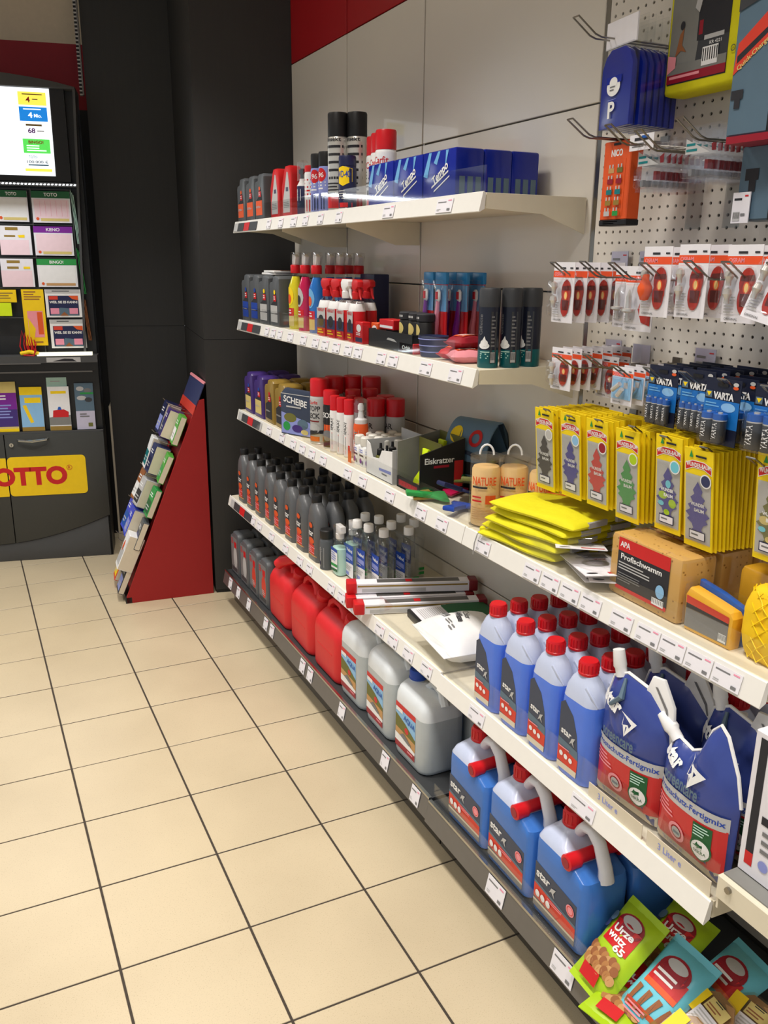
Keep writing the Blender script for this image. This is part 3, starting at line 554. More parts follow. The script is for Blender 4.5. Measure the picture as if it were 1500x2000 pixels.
row(jar(''), [(.73, -2.215), (.73, -2.275), (.73, -2.325)], Z2+.0045, ['black jar with a pale yellow oval label, leftmost in the black tray', 'black jar in the middle of the black tray', 'black jar at the right end of the black tray'], 'black jars in the tray', .3)
# toothbrushes
def brush(label, m):
    t = thing('toothbrush_pack', label, 'toothbrush', group='toothbrush packs'); w, h = .058, .228
    mb = MB(); mb.rbox(-w/2, -.004, 0, w/2, .004, h, 'red', .002, 1); mb.rbox(-w/2, -.0042, h*.52, w/2, .0042, h*.86, 'sky', .002, 1); mb.rbox(-w/2-.001, -.006, h*.86, w/2+.001, .006, h+.002, 'brush_blue', .003); mb.build('card', t)
    mb = MB(); mb.tube([(-.012, -.012, .01), (-.013, -.012, .07), (-.006, -.012, .1), (-.002, -.012, .135), (0, -.012, .15)], [.009, .010, .008, .006, .006], m, 8); mb.build('handle', t)
    mb = MB(); mb.loft([el(.021*s, .012*s, z, 12, .001, -.012) for z, s in ((.148, .5), (.155, 1), (.175, 1), (.182, .5))], 'white'); mb.loft([el(.012, .009, z, 10, .001, -.017) for z in (.155, .176)], 'red'); mb.build('head', t)
    mb = MB(); mb.rbox(-w/2+.004, -.024, .004, w/2-.004, -.0045, h*.92, 'blister', .006); mb.build('blister', t); return t
b1 = brush('', 'violet'); row(b1, [(.775, -2.262), (.83, -2.24), (.83, -2.30), (.83, -2.36)], Z2, ['toothbrush pack with a violet handle, left one in front', 'toothbrush pack in the second row, left', 'toothbrush pack in the second row, middle', 'toothbrush pack in the second row, right'], 'toothbrush packs')
b2 = brush('', 'pink'); row(b2, [(.775, -2.335), (.885, -2.24), (.885, -2.30), (.885, -2.36)], Z2, ['toothbrush pack with a pink handle, right one in front', 'toothbrush pack in the rear row, left', 'toothbrush pack in the rear row, middle', 'toothbrush pack in the rear row, right'], 'toothbrush packs')
t = thing('plastic_tumbler', 'navy tumbler with pale rings in front of the toothbrush packs', 'cup', (.712, -2.405, Z2), AISLE)
mb = MB(); mb.lathe([(.034, 0), (.036, .003), (.043, .056), (.0435, .058), (.041, .058), (.034, .008)], 'dusk', 24, c1=True); mb.build('cup', t)
mb = MB()
for z, r in ((.015, .0375), (.032, .04), (.05, .0425)): mb.lathe([(r, z-.0015), (r+.0015, z), (r, z+.0015)], 'peri', 24, c0=False, c1=False)
mb.build('ring', t)
small_box('small red packet lying at the front, left of the navy tumbler', .09, .04, .03, 'red', (.70, -2.30, Z2), AISLE, [('t', 'Orbit', 0, .016, .05, .012, 'white')])
def pouch_pack(name, label, w, d, h, m, loc, rot, items=(), cat='packet', group=None, seal=None, n=9):
    """pillow bag lying on its back: print on its upper face"""
    t = thing(name, label, cat, loc, rot, group); mb = MB(); vs = []; fs = []
    def H(u, v): return h/2*max(0, (1-abs(u)**2.6))**.6*max(0, (1-abs(v)**3.2))**.55
    for s in (1, -1):
        for j in range(n):
            for i in range(n):
                u, v = -1+2*i/(n-1), -1+2*j/(n-1); k = 1-.04*(1-abs(v))*abs(u)
                vs.append((u*w/2*k, v*d/2, h/2+s*(H(u, v)+.0006)+random.uniform(-.001, .001)*(abs(u) < .99)))
    for s in (0, 1):
        for j in range(n-1):
            for i in range(n-1):
                a = s*n*n+j*n+i; q = (a, a+1, a+n+1, a+n); fs.append(q if s == 0 else q[::-1])
    mb.add(vs, fs, m, True)
    ed = [i for i in range(n)]+[j*n+n-1 for j in range(1, n)]+[n*n-1-i for i in range(1, n)]+[j*n for j in range(n-2, 0, -1)]
    mb.add([vs[e] for e in ed]+[vs[n*n+e] for e in ed], [(k, (k+1) % len(ed), len(ed)+(k+1) % len(ed), len(ed)+k) for k in range(len(ed))], m)
    mb.build('bag', t)
    if items:
        mb = MB(); art(mb, items, lambda x, z: -(h/2+H(max(-1, min(1, 2*x/w)), max(-1, min(1, 2*z/d)))+.0018))
        mb.v = [(x, z, -y) for x, y, z in mb.v]; mb.build('print', t, fix=False)
    if seal:
        mb = MB(); mb.box(-w/2, d/2-.002, h/2-.001, w/2, d/2+seal, h/2+.001, m); mb.build('seal', t); mb = MB(); mb.box(-w/2, -d/2-seal, h/2-.001, w/2, -d/2+.002, h/2+.001, m); mb.build('seal', t)
    return t
for k, (x, y, z, rz, m) in enumerate([(.735, -2.50, Z2, .4, 'red'), (.72, -2.575, Z2, -.3, 'salmon'), (.79, -2.545, Z2, .9, 'red'), (.735, -2.545, Z2+.034, .2, 'maroon')]):
    pouch_pack('candy_bag', 'crinkly red and clear candy bag on the second shelf, '+['left, behind the tumbler', 'in front, nearest the shaving foam', 'rear one of the heap', 'on top of the heap'][k], .10, .075, .036, m, (x, y, z), rz, [('r', -.03, -.02, .03, .02, 'orange'), ('l', -.025, -.015, .025, .01, 3, 'white')], 'candy', 'red candy bags')
def foam(label):
    t = thing('shaving_foam_can', label, 'spray can', group='shaving foam cans'); r, h = .0265, .197
    mb = MB(); mb.lathe([(r*.95, 0), (r, .003), (r, .045), (r, .07), (r, h-.045)], ['foam_teal', 'foam_teal', 'foam_navy', 'foam_navy'], 24); mb.build('body', t)
    mb = MB(); mb.lathe([(r, h-.046), (r*1.01, h-.044), (r*1.01, h-.006), (r*.9, h)], 'darkgrey', 24); mb.build('cap', t)
    art_obj('label', [('e', -.004, .056, .014, .008, 'white'), ('e', -.004, .063, .010, .008, 'white'), ('p', [(-.011, .066), (.002, .066), (-.003, .08)], 'white'), ('l', -.014, .022, .014, .042, 4, 'mint'), ('t', 'Gillette', -.014, .108, .05, .009, 'midgrey', .0, 1.57), ('r', .012, .012, .024, .14, 'darkgrey'), ('l', .0135, .05, .0225, .13, 9, 'midgrey'), ('bar', .0135, .014, .0225, .04, 'lightgrey', 'ink')], t, on_round(2*r, 2*r)); return t
fo = foam(''); row(fo, [(.715, -2.685), (.772, -2.70), (.832, -2.70)], Z2, ['dark shaving foam can at the end of the second shelf, front one', 'dark shaving foam can at the end of the second shelf, middle one', 'dark shaving foam can at the end of the second shelf, nearest the wall'], 'shaving foam cans', 0)
for o in list(COL.objects):
    if o.name.startswith('shaving_foam_can'): o.rotation_euler = (0, 0, AISLE+random.uniform(.1, .9))
# --- shelf 3
t = liqui('', 'purple', 'peri', .125, .085, .185, oil_items(.125, .185, 'wheat', 'blue')); row(t, [(.70, -.80), (.70, -.945), (.795, -.80), (.795, -.945)], Z3, ['purple oil canister in the front row, nearest the pillar', 'purple oil canister in the front row, beside the gold ones', 'purple oil canister in the back row, nearest the pillar', 'purple oil canister in the back row, right one'], 'purple oil canisters')
t = liqui('', 'gold', 'ink', .125, .085, .185, oil_items(.125, .185, 'ink', 'red')); row(t, [(.70, -1.09), (.70, -1.225), (.795, -1.09), (.795, -1.225)], Z3, ['gold oil canister in the front row, beside the purple ones', 'gold oil canister in the front row, behind the dark picture tin', 'gold oil canister in the back row, left', 'gold oil canister in the back row, right'], 'gold oil canisters')
t = thing('wipes_pack', 'dark pack with a blue and green picture in front of the gold canisters', 'pack', (.672, -1.40, Z3), AISLE+.42)
mb = MB(); mb.prism([(-.085, 0), (.085, 0), (.085, .17), (.075, .18), (-.06, .185), (-.085, .16)], -.012, .012, 'label_navy', .005); mb.build('wrap', t)
art_obj('print', [('p', [(-.08, .006), (.08, .006), (.08, .06), (-.08, .09)], 'peri'), ('e', -.03, .07, .035, .018, 'olive'), ('e', .04, .05, .03, .02, 'slate'), ('e', -.05, .035, .02, .018, 'green'), ('e', .01, .03, .03, .015, 'purple'), ('e', .05, .02, .02, .01, 'wheat'), ('t', 'SCHEIBE', 0, .137, .13, .026, 'white', .02, -.12), ('l', -.05, .105, .05, .118, 1, 'lightgrey'), ('r', -.08, .162, .08, .165, 'lightgrey')], t, -.012)
def redcap(label, r, h, ch, items, body='white', group=None, name='spray_can'): return spray_can(label, r, h, ch, body, 'redcap', items, name=name, group=group)
ri = [('t', 'STOPP', 0, .135, .054, .02, 'ink', .02), ('t', 'LECK', 0, .108, .054, .02, 'ink', .02), ('r', -.034, .085, .034, .09, 'deep_red'), ('e', 0, .06, .026, .02, 'lightgrey'), ('p', [(-.034, .03), (.034, .042), (.034, .055), (-.034, .05)], 'ink'), ('r', -.034, .012, .034, .03, 'orange'), ('t', 'Carfit', 0, .158, .04, .012, 'red')]
row(redcap('', .037, .245, .062, ri, 'lightgrey'), [(.70, -1.565), (.775, -1.525), (.85, -1.53), (.905, -1.585)], Z3, ['large white spray can with red cap and black lettering, front one on the third shelf', 'large red capped spray can directly behind the lettered one', 'large red capped spray can, third in the line towards the wall', 'large red capped spray can, rearmost in the line by the wall'], 'large red capped cans')
bi2 = [('r', -.028, .09, .028, .155, 'ink'), ('t', 'SOS', 0, .125, .04, .02, 'white', .02), ('r', -.028, .06, .028, .09, 'orange'), ('e', 0, .05, .022, .02, 'midgrey'), ('r', -.028, .01, .028, .03, 'ink')]
row(redcap('', .030, .215, .05, bi2, 'black'), [(.705, -1.665), (.785, -1.68), (.855, -1.68)], Z3, ['black spray can with red cap and orange band on the third shelf', 'red capped spray can behind the black one', 'red capped spray can behind the black one, by the wall'], 'black red capped cans')
wi = [('r', -.017, .012, .017, .03, 'orange'), ('r', -.017, .03, .017, .07, 'ink'), ('r', -.017, .07, .017, .074, 'red'), ('l', -.012, .08, .012, .125, 6, 'midgrey'), ('t', 'SPRAY', 0, .105, .045, .01, 'ink', .01, 1.57)]
row(redcap('', .0185, .205, .05, wi, 'white', name='slim_spray_can'), [(.69, -1.735), (.695, -1.785), (.70, -1.838), (.745, -1.755), (.75, -1.81)], Z3, ['slim white can with red cap, left of the three in front', 'slim white can with red cap, middle of the three in front', 'slim white can with red cap, beside the clear hooded pump bottle', 'slim white can with red cap in the second row, left', 'slim white can with red cap in the second row, right'], 'slim red capped cans')
for o in list(COL.objects):
    if o.name.startswith(('spray_can', 'slim_spray_can')) and o.location.z < 1: o.rotation_euler = (0, 0, AISLE+.5+random.uniform(-.15, .15))
t = thing('pump_bottle', 'orange and white pump bottle under a clear hood on the third shelf', 'bottle', (.715, -1.905, Z3), AISLE)
mb = MB(); mb.lathe([(.024, 0), (.026, .003), (.026, .12), (.024, .13), (.013, .134)], 'orange', 20); mb.build('body', t)
mb = MB(); mb.lathe([(.022, .131), (.022, .145), (.011, .15), (.008, .175), (.011, .178), (.011, .192), (.006, .2)], 'white', 16); mb.build('pump', t)
mb = MB(); mb.lathe([(.0255, .132), (.0258, .2), (.022, .213), (.012, .216)], 'hood', 20); mb.build('hood', t)
art_obj('label', [('r', -.022, .015, .012, .075, 'white'), ('r', .0, .06, .02, .11, 'lightgrey'), ('r', -.02, .02, -.002, .05, 'ink'), ('l', .003, .065, .018, .105, 5, 'midgrey'), ('t', 'Carfit', -.008, .09, .022, .008, 'red')], t, on_round(.052, .052))
wi2 = [('r', -.034, .01, .034, .05, 'black'), ('t', 'CAR', 0, .11, .05, .02, 'ink')]
row(redcap('', .034, .205, .06, wi2, 'lightgrey'), [(.80, -1.845), (.86, -1.80), (.86, -1.88)], Z3, ['wide red capped can standing behind the clear hooded pump bottle', 'wide red capped can by the wall, left one', 'wide red capped can by the wall, right one'], 'wide red capped cans')
def white_bottle(label):
    t = thing('white_bottle', label, 'bottle', group='small white bottles'); mb = MB(); mb.loft([rr(.042*s, .03*s, .012, z, 3) for z, s in ((0, .95), (.003, 1), (.066, 1), (.074, .7))], 'white'); mb.build('body', t)
    mb = MB(); mb.lathe([(.0165, .072), (.017, .074), (.0165, .098), (.013, .102)], 'cream_cap', 16); mb.build('cap', t)
    art_obj('label', [('r', -.016, .036, .016, .042, 'navy'), ('l', -.014, .046, .014, .06, 2, 'peri'), ('e', -.006, .02, .008, .009, 'violet'), ('e', .008, .016, .006, .007, 'midgrey')], t, -.015); return t
sp = []; lb = []
for r in range(4):
    for c_ in range(4):
        if r == 0 and c_ == 0: continue
        sp.append((.69+.043*r, -1.855-.047*c_-.012*r if r else -1.90-.047*(c_-1)-.0)); lb.append('small white bottle beside the white carton, %s row from the front, %s from left' % (ORD[r], ORD[c_ if r else c_-1]))
sp = [(x+.0, y-.065*(r_ < 3)) if False else (x, y-.05) for r_, (x, y) in enumerate(sp)]
row(white_bottle(''), sp, Z3, lb, 'small white bottles', .1)
t = thing('wiper_tag', 'small orange price flag at the front of the third shelf beside the white bottles', 'tag', (.668, -1.915, Z3), AISLE); mb = MB(); mb.box(-.012, -.001, 0, .012, .001, .04, 'orange'); mb.box(-.012, -.001, .04, .0, .001, .056, 'red'); mb.build('flag', t)
# white carton with black-capped bottles
t = thing('counter_carton', 'white cut-out carton with black capped bottles on the third shelf', 'carton', (.725, -2.165, Z3), AISLE)
mb = MB(); w, d = .19, .13
mb.prism([(-w/2, 0), (w/2, 0), (w/2, .105), (.02, .095), (.0, .065), (-.05, .06), (-.07, .1), (-w/2, .108)], -d/2, -d/2+.003, 'white'); mb.box(-w/2, d/2-.003, 0, w/2, d/2, .14, 'lightgrey')
for s in (-1, 1): mb.box(s*w/2-.0015, -d/2, 0, s*w/2+.0015, d/2, .11, 'lightgrey')
mb.box(-w/2, -d/2, 0, w/2, d/2, .003, 'white'); mb.build('box', t)
art_obj('print', [('p', [(.0, .028), (.085, .03), (.085, .04), (.0, .036)], 'peri'), ('l', .02, .015, .08, .024, 1, 'midgrey')], t, -d/2)
def dropper(label):
    t = thing('dropper_bottle', label, 'bottle', group='black capped bottles'); mb = MB(); mb.lathe([(.016, 0), (.017, .003), (.017, .055), (.012, .062)], 'olive', 14); mb.build('body', t)
    mb = MB(); mb.lathe([(.012, .06), (.013, .062), (.012, .08), (.005, .084), (.004, .1)], 'black', 14); mb.build('cap', t); return t
row(dropper(''), [(.69, -2.115), (.69, -2.16), (.735, -2.11), (.735, -2.155), (.735, -2.20), (.735, -2.24)], Z3+.0035, ['black capped bottle in the white carton, front left', 'black capped bottle in the white carton, front right', 'black capped bottle in the white carton, rear leftmost', 'black capped bottle in the white carton, rear second', 'black capped bottle in the white carton, rear third', 'black capped bottle in the white carton, rear rightmost'], 'black capped bottles')
# ice scraper counter display
t = thing('scraper_display', 'black and yellow counter display box for ice scrapers', 'display box', (.745, -2.345, Z3), AISLE)
mb = MB(); w, d = .145, .15
mb.box(-w/2, -d/2, 0, w/2, d/2, .004, 'black'); mb.box(-w/2, d/2-.004, 0, w/2, d/2, .165, 'olive')
for s, m in ((-1, 'box_grey'), (1, 'black')):
    yz = [(-d/2, 0), (d/2, 0), (d/2, .165), (-d/2, .14 if s < 0 else .125)]; x0, x1 = s*w/2-.002, s*w/2+.002
    mb.loft([[(x, y, z) for y, z in yz] for x in (x0, x1)], m, False)
mb.box(-w/2, -d/2, 0, w/2, -d/2+.003, .035, 'black'); mb.build('box', t)
art_obj('print', [('r', -.06, .008, .06, .026, 'maroon'), ('t', 'ICE KING', 0, .017, .1, .012, 'red')], t, -d/2)
mb = MB(); art(mb, [('r', -.07, .04, .07, .12, 'black'), ('t', 'Eiskratzer', -.01, .105, .1, .018, 'white', .02), ('l', -.03, .075, .05, .092, 1, 'maroon'), ('r', .04, .02, .07, .1, 'red')], 0); o = mb.build('side_print', t, fix=False); o.rotation_euler = (0, 0, PI/2); o.location = (w/2+.0022, 0, 0)
mb = MB(); mb.box(-w/2+.004, -.002, .004, w/2-.004, .002, .15, 'olive'); mb.build('divider', t)
def scraper(label, m, cat='ice scraper'):
    t = thing('ice_scraper', label, cat, group='ice scrapers'); mb = MB()
    mb.prism([(-.05, 0), (.05, 0), (.046, .02), (.02, .05), (-.02, .05), (-.046, .02)], -.004, .004, m, .002); mb.build('blade', t)
    mb = MB(); mb.prism([(-.016, .045), (.016, .045), (.014, .09), (.018, .12), (-.018, .12), (-.014, .09)], -.007, .007, m, .004); mb.build('handle', t); return t
t = scraper('neon yellow ice scraper standing in the display box', 'neon'); t.location = (.715, -2.345, Z3+.006); t.rotation_euler = (-.15, 0, AISLE)
art_obj('sticker', [('r', -.012, .02, .02, .04, 'white'), ('l', -.008, .024, .016, .037, 3, 'ink')], t, -.0042)
t = dup(t, (.775, -2.345, Z3+.03), (-.1, 0, AISLE), 'yellow ice scraper standing behind the divider of the display box', 'ice scrapers')
for k, (m, x, y, z, rx, rz) in enumerate([('green', .725, -2.485, .012, -1.45, 1.2), ('squirt_p', .79, -2.45, .010, -1.5, .5), ('blue', .745, -2.575, .010, -1.45, 2.1), ('gold', .675, -2.475, .010, -1.48, -.2), ('navy', .785, -2.52, .026, -1.2, 1.7), ('olive', .81, -2.475, .044, -1.25, 2.5), ('darkgreen', .86, -2.44, .03, -1.2, .9)]):
    t = scraper('%s ice scraper lying loose beside the chamois tubes, %s' % (['bright green', 'red', 'blue', 'amber', 'navy', 'olive yellow', 'dark green'][k], ['in the middle of the heap', 'under the green one', 'at the right of the heap', 'at the front edge', 'leaning at the back', 'on top at the back', 'deepest by the wall'][k]), m); t.location = (x, y, Z3+z); t.rotation_euler = (rx, 0, rz)
t = thing('sunshade', 'blue folded windscreen sunshade with sun and pretzel print, curled against the wall', 'sunshade', (.845, -2.40, Z3+.085), AISLE+.35)
mb = MB(); prof = [(-.02, -.04), (-.02, .01)]+[(-.02+.075*(1-math.cos(a)), .01+.115*math.sin(a)) for a in [k*.16 for k in range(1, 11)]]+[(.075+.02*math.sin(k*.4), .125-.035*k) for k in range(1, 4)]
mb.loft([[(x, y, z) for y, z in prof]+[(x, y+.004, z-.003) for y, z in reversed(prof)] for x in (-.08, .08)], 'sun_blue', True); mb.build('sheet', t)
def shy(x, z):
    for (y0, z0), (y1, z1) in zip(prof, prof[1:]):
        if z0 <= z <= z1: return y0+(y1-y0)*(z-z0)/(z1-z0+1e-6)-.0015
    return prof[0][0]-.0015
art_obj('print', [('e', -.045, .082, .022, .024, 'yellow'), ('ring', .03, .078, .014, .024, 'red'), ('p', [(-.05, .04), (.06, .02), (.06, .032), (-.04, .05)], 'label_navy'), ('r', -.079, -.03, .079, .008, 'black')], t, shy)
mb = MB(); mb.prism([(-.075, -.084), (.075, -.084), (.075, .02), (-.075, .02)], -.01, .085, 'black'); mb.build('base', t)

def cham(label):
    t = thing('chamois_tube', label, 'tube', group='chamois leather tubes'); mb = MB(); mb.lathe([(.036, .004), (.037, .01), (.037, .15), (.033, .158)], 'cham', 20); mb.build('leather', t)
    mb = MB(); mb.lathe([(.041, 0), (.042, .003), (.042, .178), (.041, .18)], 'tube_clear', 24); mb.lathe([(.0425, .174), (.043, .176), (.043, .186), (.04, .188)], 'tube_clear', 24); mb.build('tube', t)
    mb = MB(); mb.tube([(.018*math.cos(PI*k/8), 0, .188+.026*math.sin(PI*k/8)) for k in range(9)], .0028, 'handle_white', 8); mb.build('loop', t)
    art_obj('label', [('t', 'NATURE', 0, .125, .06, .022, 'orange', .02), ('l', -.03, .1, .03, .112, 1, 'ink'), ('r', .005, .065, .03, .088, 'orange'), ('l', -.03, .065, .0, .085, 2, 'red'), ('l', -.03, .02, .03, .055, 6, 'tan')], t, on_round(.0836, .0836)); return t
row(cham(''), [(.70, -2.725), (.765, -2.757), (.80, -2.84), (.85, -2.90)], Z3, ['clear tube of chamois leather with hanging loop, front left one', 'clear tube of chamois leather with hanging loop, second from the left', 'clear tube of chamois leather, third from the left', 'clear tube of chamois leather, rearmost behind the vests'], 'chamois leather tubes', 0)
for o in list(COL.objects):
    if o.name.startswith('chamois_tube'): o.rotation_euler = (0, 0, AISLE+.75+random.uniform(-.2, .2))
# --- shelf 3, right: vests, blisters, sponges
def vest(label, k, w=.27, d=.26, h=.0225):
    t = thing('safety_vest', label, 'vest', group='folded yellow safety vests'); rnd = random.Random(k); n = 14; vs = []; fs = []; mb = MB()
    for s in (1, -1):
        for j in range(n):
            for i in range(n):
                u, v = math.sin(PI/2*(-1+2*i/(n-1))), math.sin(PI/2*(-1+2*j/(n-1)))
                e = max(0, 1-abs(u)**12)**.5*max(0, 1-abs(v)**12)**.5
                wob = .0022*math.sin(u*5+k*1.7+v*2.2)+.0018*math.sin(v*7+k)+rnd.uniform(-.001, .001)
                vs.append((u*w/2*(1+.03*math.sin(v*3+k)), v*d/2*(1+.03*math.sin(u*4+k)), h*.5+s*h*.5*e+(wob if s > 0 else 0)*e))
    for s in (0, 1):
        for j in range(n-1):
            for i in range(n-1):
                a = s*n*n+j*n+i; q = (a, a+1, a+n+1, a+n); fs.append(q if s == 0 else q[::-1])
    mb.add(vs, fs, 'vest', True); ed = list(range(n))+[j*n+n-1 for j in range(1, n)]+[n*n-1-i for i in range(1, n)]+[j*n for j in range(n-2, 0, -1)]
    mb.add([vs[e] for e in ed]+[vs[n*n+e] for e in ed], [(q, (q+1) % len(ed), len(ed)+(q+1) % len(ed), len(ed)+q) for q in range(len(ed))], 'vest', True)
    mb.build('cloth', t, sharp=60)
    x = w*.5
    for y0 in (-.05, .045): mb = MB(); mb.box(x-.004, y0-.03, .005, x+.0035, y0+.03, h-.005, 'vest_grey'); mb.build('reflective_stripe', t)
    mb = MB(); mb.box(-w/2-.003, -.08, .006, -w/2+.004, -.02, h-.006, 'vest_grey'); mb.build('reflective_stripe', t)
    mb = MB(); mb.box(-w/2+.01, -d/2-.001, h*.35, w/2-.02, -d/2+.012, h*.5, 'film'); mb.build('film_edge', t); return t
VL = ['undermost', 'second from below', 'third from below', 'second from the top', 'topmost']
for k in range(5):
    t = vest('folded neon yellow safety vest in the stack, '+['undermost', 'second from below', 'middle one', 'second from the top', 'topmost with an orange seam'][k], k); t.location = (.775+random.uniform(-.006, .006), -2.925-.012*k, Z3+.0225*k+.001); t.rotation_euler = (0, 0, AISLE+.14+random.uniform(-.05, .05))
mb = MB(); mb.tube([(-.1, .02, .0235), (0, .05, .0245), (.1, .03, .024)], .0012, 'orange', 6); mb.build('seam', t)
t0 = thing('vest_cord', 'yellow cord end of a safety vest hanging over the third shelf rail', 'cord', (.648, -2.80, Z3), AISLE)
mb = MB(); mb.lathe([(.004, .006), (.008, .01), (.008, .018), (.003, .022)], 'vest', 10); mb.tube([(0, 0, .012), (.004, -.018, .004), (.004, -.026, -.02), (.0, -.026, -.05)], .0016, 'vest_grey', 6); mb.build('cord', t0)
def blister_card(label, w, h, print_, loc, rot, bulge=None, group=None, cat='blister pack', name='blister_pack', m='paper'):
    t = thing(name, label, cat, loc, rot, group); mb = MB(); mb.box(-w/2, -.0008, 0, w/2, .0008, h, m); mb.build('card', t)
    if print_: art_obj('print', print_, t, -.0008)
    if bulge: mb = MB(); x0, z0, x1, z1, d = bulge; mb.rbox(x0, -d, z0, x1, -.001, z1, 'blister', .006); mb.build('blister', t)
    return t
pc = [('r', -.05, .19, .0, .205, 'red'), ('e', .035, .2, .012, .006, 'black'), ('l', -.045, .02, .03, .06, 4, 'midgrey'), ('ring', .0, .11, .02, .03, 'silver'), ('t', 'APA', -.02, .075, .03, .008, 'red')]
for k, (x, y, z, rx, rz) in enumerate([(.775, -3.12, .004, -1.52, 2.75), (.80, -3.175, .010, -1.5, 2.55), (.75, -3.15, .018, -1.46, 2.75), (.79, -3.085, .024, -1.35, 2.5)]):
    blister_card('white and red blister card lying flat between vests and sponges, '+['lowest', 'second', 'third, with a mirror', 'uppermost with a clear bulge'][k], .11, .22, pc, (x, y+.085, Z3+z), (rx, 0, rz), (-.03, .08, .03, .16, .022) if k in (0, 3) else None, 'white blister cards on the third shelf')
sl = [('r', -.075, .025, .075, .118, 'ink'), ('r', -.075, .1, .075, .128, 'red'), ('t', 'APA', -.055, .115, .03, .012, 'white', .03), ('t', 'Profischwamm', -.005, .09, .12, .012, 'white', .02), ('l', -.07, .06, .05, .078, 3, 'lightgrey'), ('l', -.07, .035, .0, .055, 4, 'midgrey'), ('r', -.075, .018, .075, .026, 'red'), ('e', .055, .052, .012, .014, 'skyprint'), ('bar', .035, .022, .068, .036, 'white', 'ink')]
def sponge_box(label):
    t = thing('wash_sponge', label, 'sponge', group='large wrapped wash sponges'); w, d, h = .205, .09, .132
    mb = MB(); mb.rbox(-w/2, -d/2, 0, w/2, d/2, h, 'sponge', .009); mb.build('foam', t); mb = MB(); mb.rbox(-w/2-.0015, -d/2-.0012, 0.0005, w/2+.0015, d/2+.0012, h+.0015, 'film', .009); mb.build('film_wrap', t)
    art_obj('label', sl, t, -d/2-.0014); return t
row(sponge_box(''), [(.722, -3.345), (.82, -3.345), (.912, -3.36)], Z3, ['large tan wash sponge with black and red label, in front', 'large tan wash sponge directly behind the labelled front one', 'large tan wash sponge in third place by the wall'], 'large wrapped wash sponges', .03)
t = thing('sponge_pack', 'curved yellow and blue sponge in printed wrap in front of the tan sponges', 'sponge', (.705, -3.515, Z3), AISLE)
mb = MB(); mb.prism([(-.055, 0), (.055, 0), (.058, .06), (.05, .07), (0, .078), (-.05, .085), (-.058, .07)], -.026, .004, 'sponge_o', .006); mb.build('foam', t)
mb = MB(); mb.prism([(-.055, 0), (.055, 0), (.056, .072), (0, .086), (-.056, .094)], .005, .02, 'cobalt', .004); mb.build('scrub_side', t)
art_obj('label', [('r', -.052, .008, .05, .06, 'midgrey'), ('r', -.052, .045, .05, .056, 'ink'), ('p', [(-.052, .055), (.05, .05), (.05, .062), (-.052, .07)], 'label_red'), ('bar', .03, .01, .048, .026, 'white', 'ink')], t, -.0262)
mb = MB(); mb.rbox(-.061, -.03, .0005, .061, .024, .093, 'film', .008); mb.build('film_wrap', t)
t = thing('net_sponge', 'bright yellow netted sponge at the right end of the third shelf', 'sponge', (.715, -3.63, Z3), AISLE)
mb = MB(); n = 18; rings = []
for j in range(n+1):
    z = .133*j/n; e = min(1, 1.03*math.sin(PI*min(1, (j+.8)/(n+1.6)))**.22); rings.append([(x*e*(1+.02*random.uniform(-1, 1)), y*e*(1+.03*random.uniform(-1, 1)), z) for x, y, _ in rr(.098, .075, .025, 0, 5)])
mb.loft(rings, 'sponge_y'); mb.build('foam', t, sharp=80)
mb = MB()
for k in range(12):
    for s in (-1, 1):
        mb.tube([(.0495*math.cos(2*PI*(k/12+s*q/40))*(1.02 if 2 < q < 14 else .9), .0385*math.sin(2*PI*(k/12+s*q/40))*(1.02 if 2 < q < 14 else .9), .004+.125*q/16) for q in range(17)], .0011, 'yellow', 4, False)
mb.build('net', t)
t = thing('yellow_sponge', 'orange yellow wrapped sponge behind the netted one', 'sponge', (.805, -3.575, Z3), AISLE); mb = MB(); mb.rbox(-.085, -.03, 0, .085, .03, .125, 'sponge_o', .012); mb.build('foam', t)
mb = MB(); mb.rbox(-.087, -.032, .0004, .087, .032, .128, 'film', .012); mb.build('film_wrap', t)

# --- shelf 4: oil bottles
def oil(label):
    t = thing('oil_bottle', label, 'bottle', group='grey motor oil bottles'); w, d = .108, .056
    mb = MB(); pr = [(0, .94, .95, 0), (.004, 1, 1, 0), (.13, 1, 1, 0), (.165, .93, .95, -.001), (.19, .78, .86, -.004), (.208, .52, .7, -.009), (.214, .4, .62, -.011), (.22, .36, .6, -.012)]
    mb.loft([rr(w*a, d*b, d*b*.46, z, 5, cx) for z, a, b, cx in pr], 'oilgrey'); mb.build('body', t)
    mb = MB(); mb.lathe([(.019, .217), (.0195, .219), (.0195, .243), (.017, .247)], 'black', 18, -.012); mb.build('cap', t)
    art_obj('label', [('p', [(-.046, .02), (.04, .02), (.04, .06), (.028, .13), (.0, .15), (-.03, .13), (-.046, .08)], 'ink'), ('p', [(-.046, .02), (.04, .02), (.04, .06), (-.046, .075)], 'label_red'), ('e', -.006, .135, .016, .01, 'orange'), ('t', 'star', -.008, .105, .05, .02, 'white', .02), ('e', .0, .078, .024, .012, 'orange'), ('l', -.04, .028, .03, .055, 4, 'salmon'), ('r', -.046, .02, .04, .025, 'tan')], t, on_round(w, d, 3.2)); return t
F8 = [(.623, -.833), (.624, -.955), (.623, -1.079), (.626, -1.205), (.622, -1.335), (.625, -1.463), (.625, -1.594), (.625, -1.725)]
R1 = [(x+.064, y-.008) for x, y in F8]; R2 = [(x+.126, y-.004) for x, y in F8[2:]]; R3 = [(x+.19, y+.002) for x, y in F8[4:]]
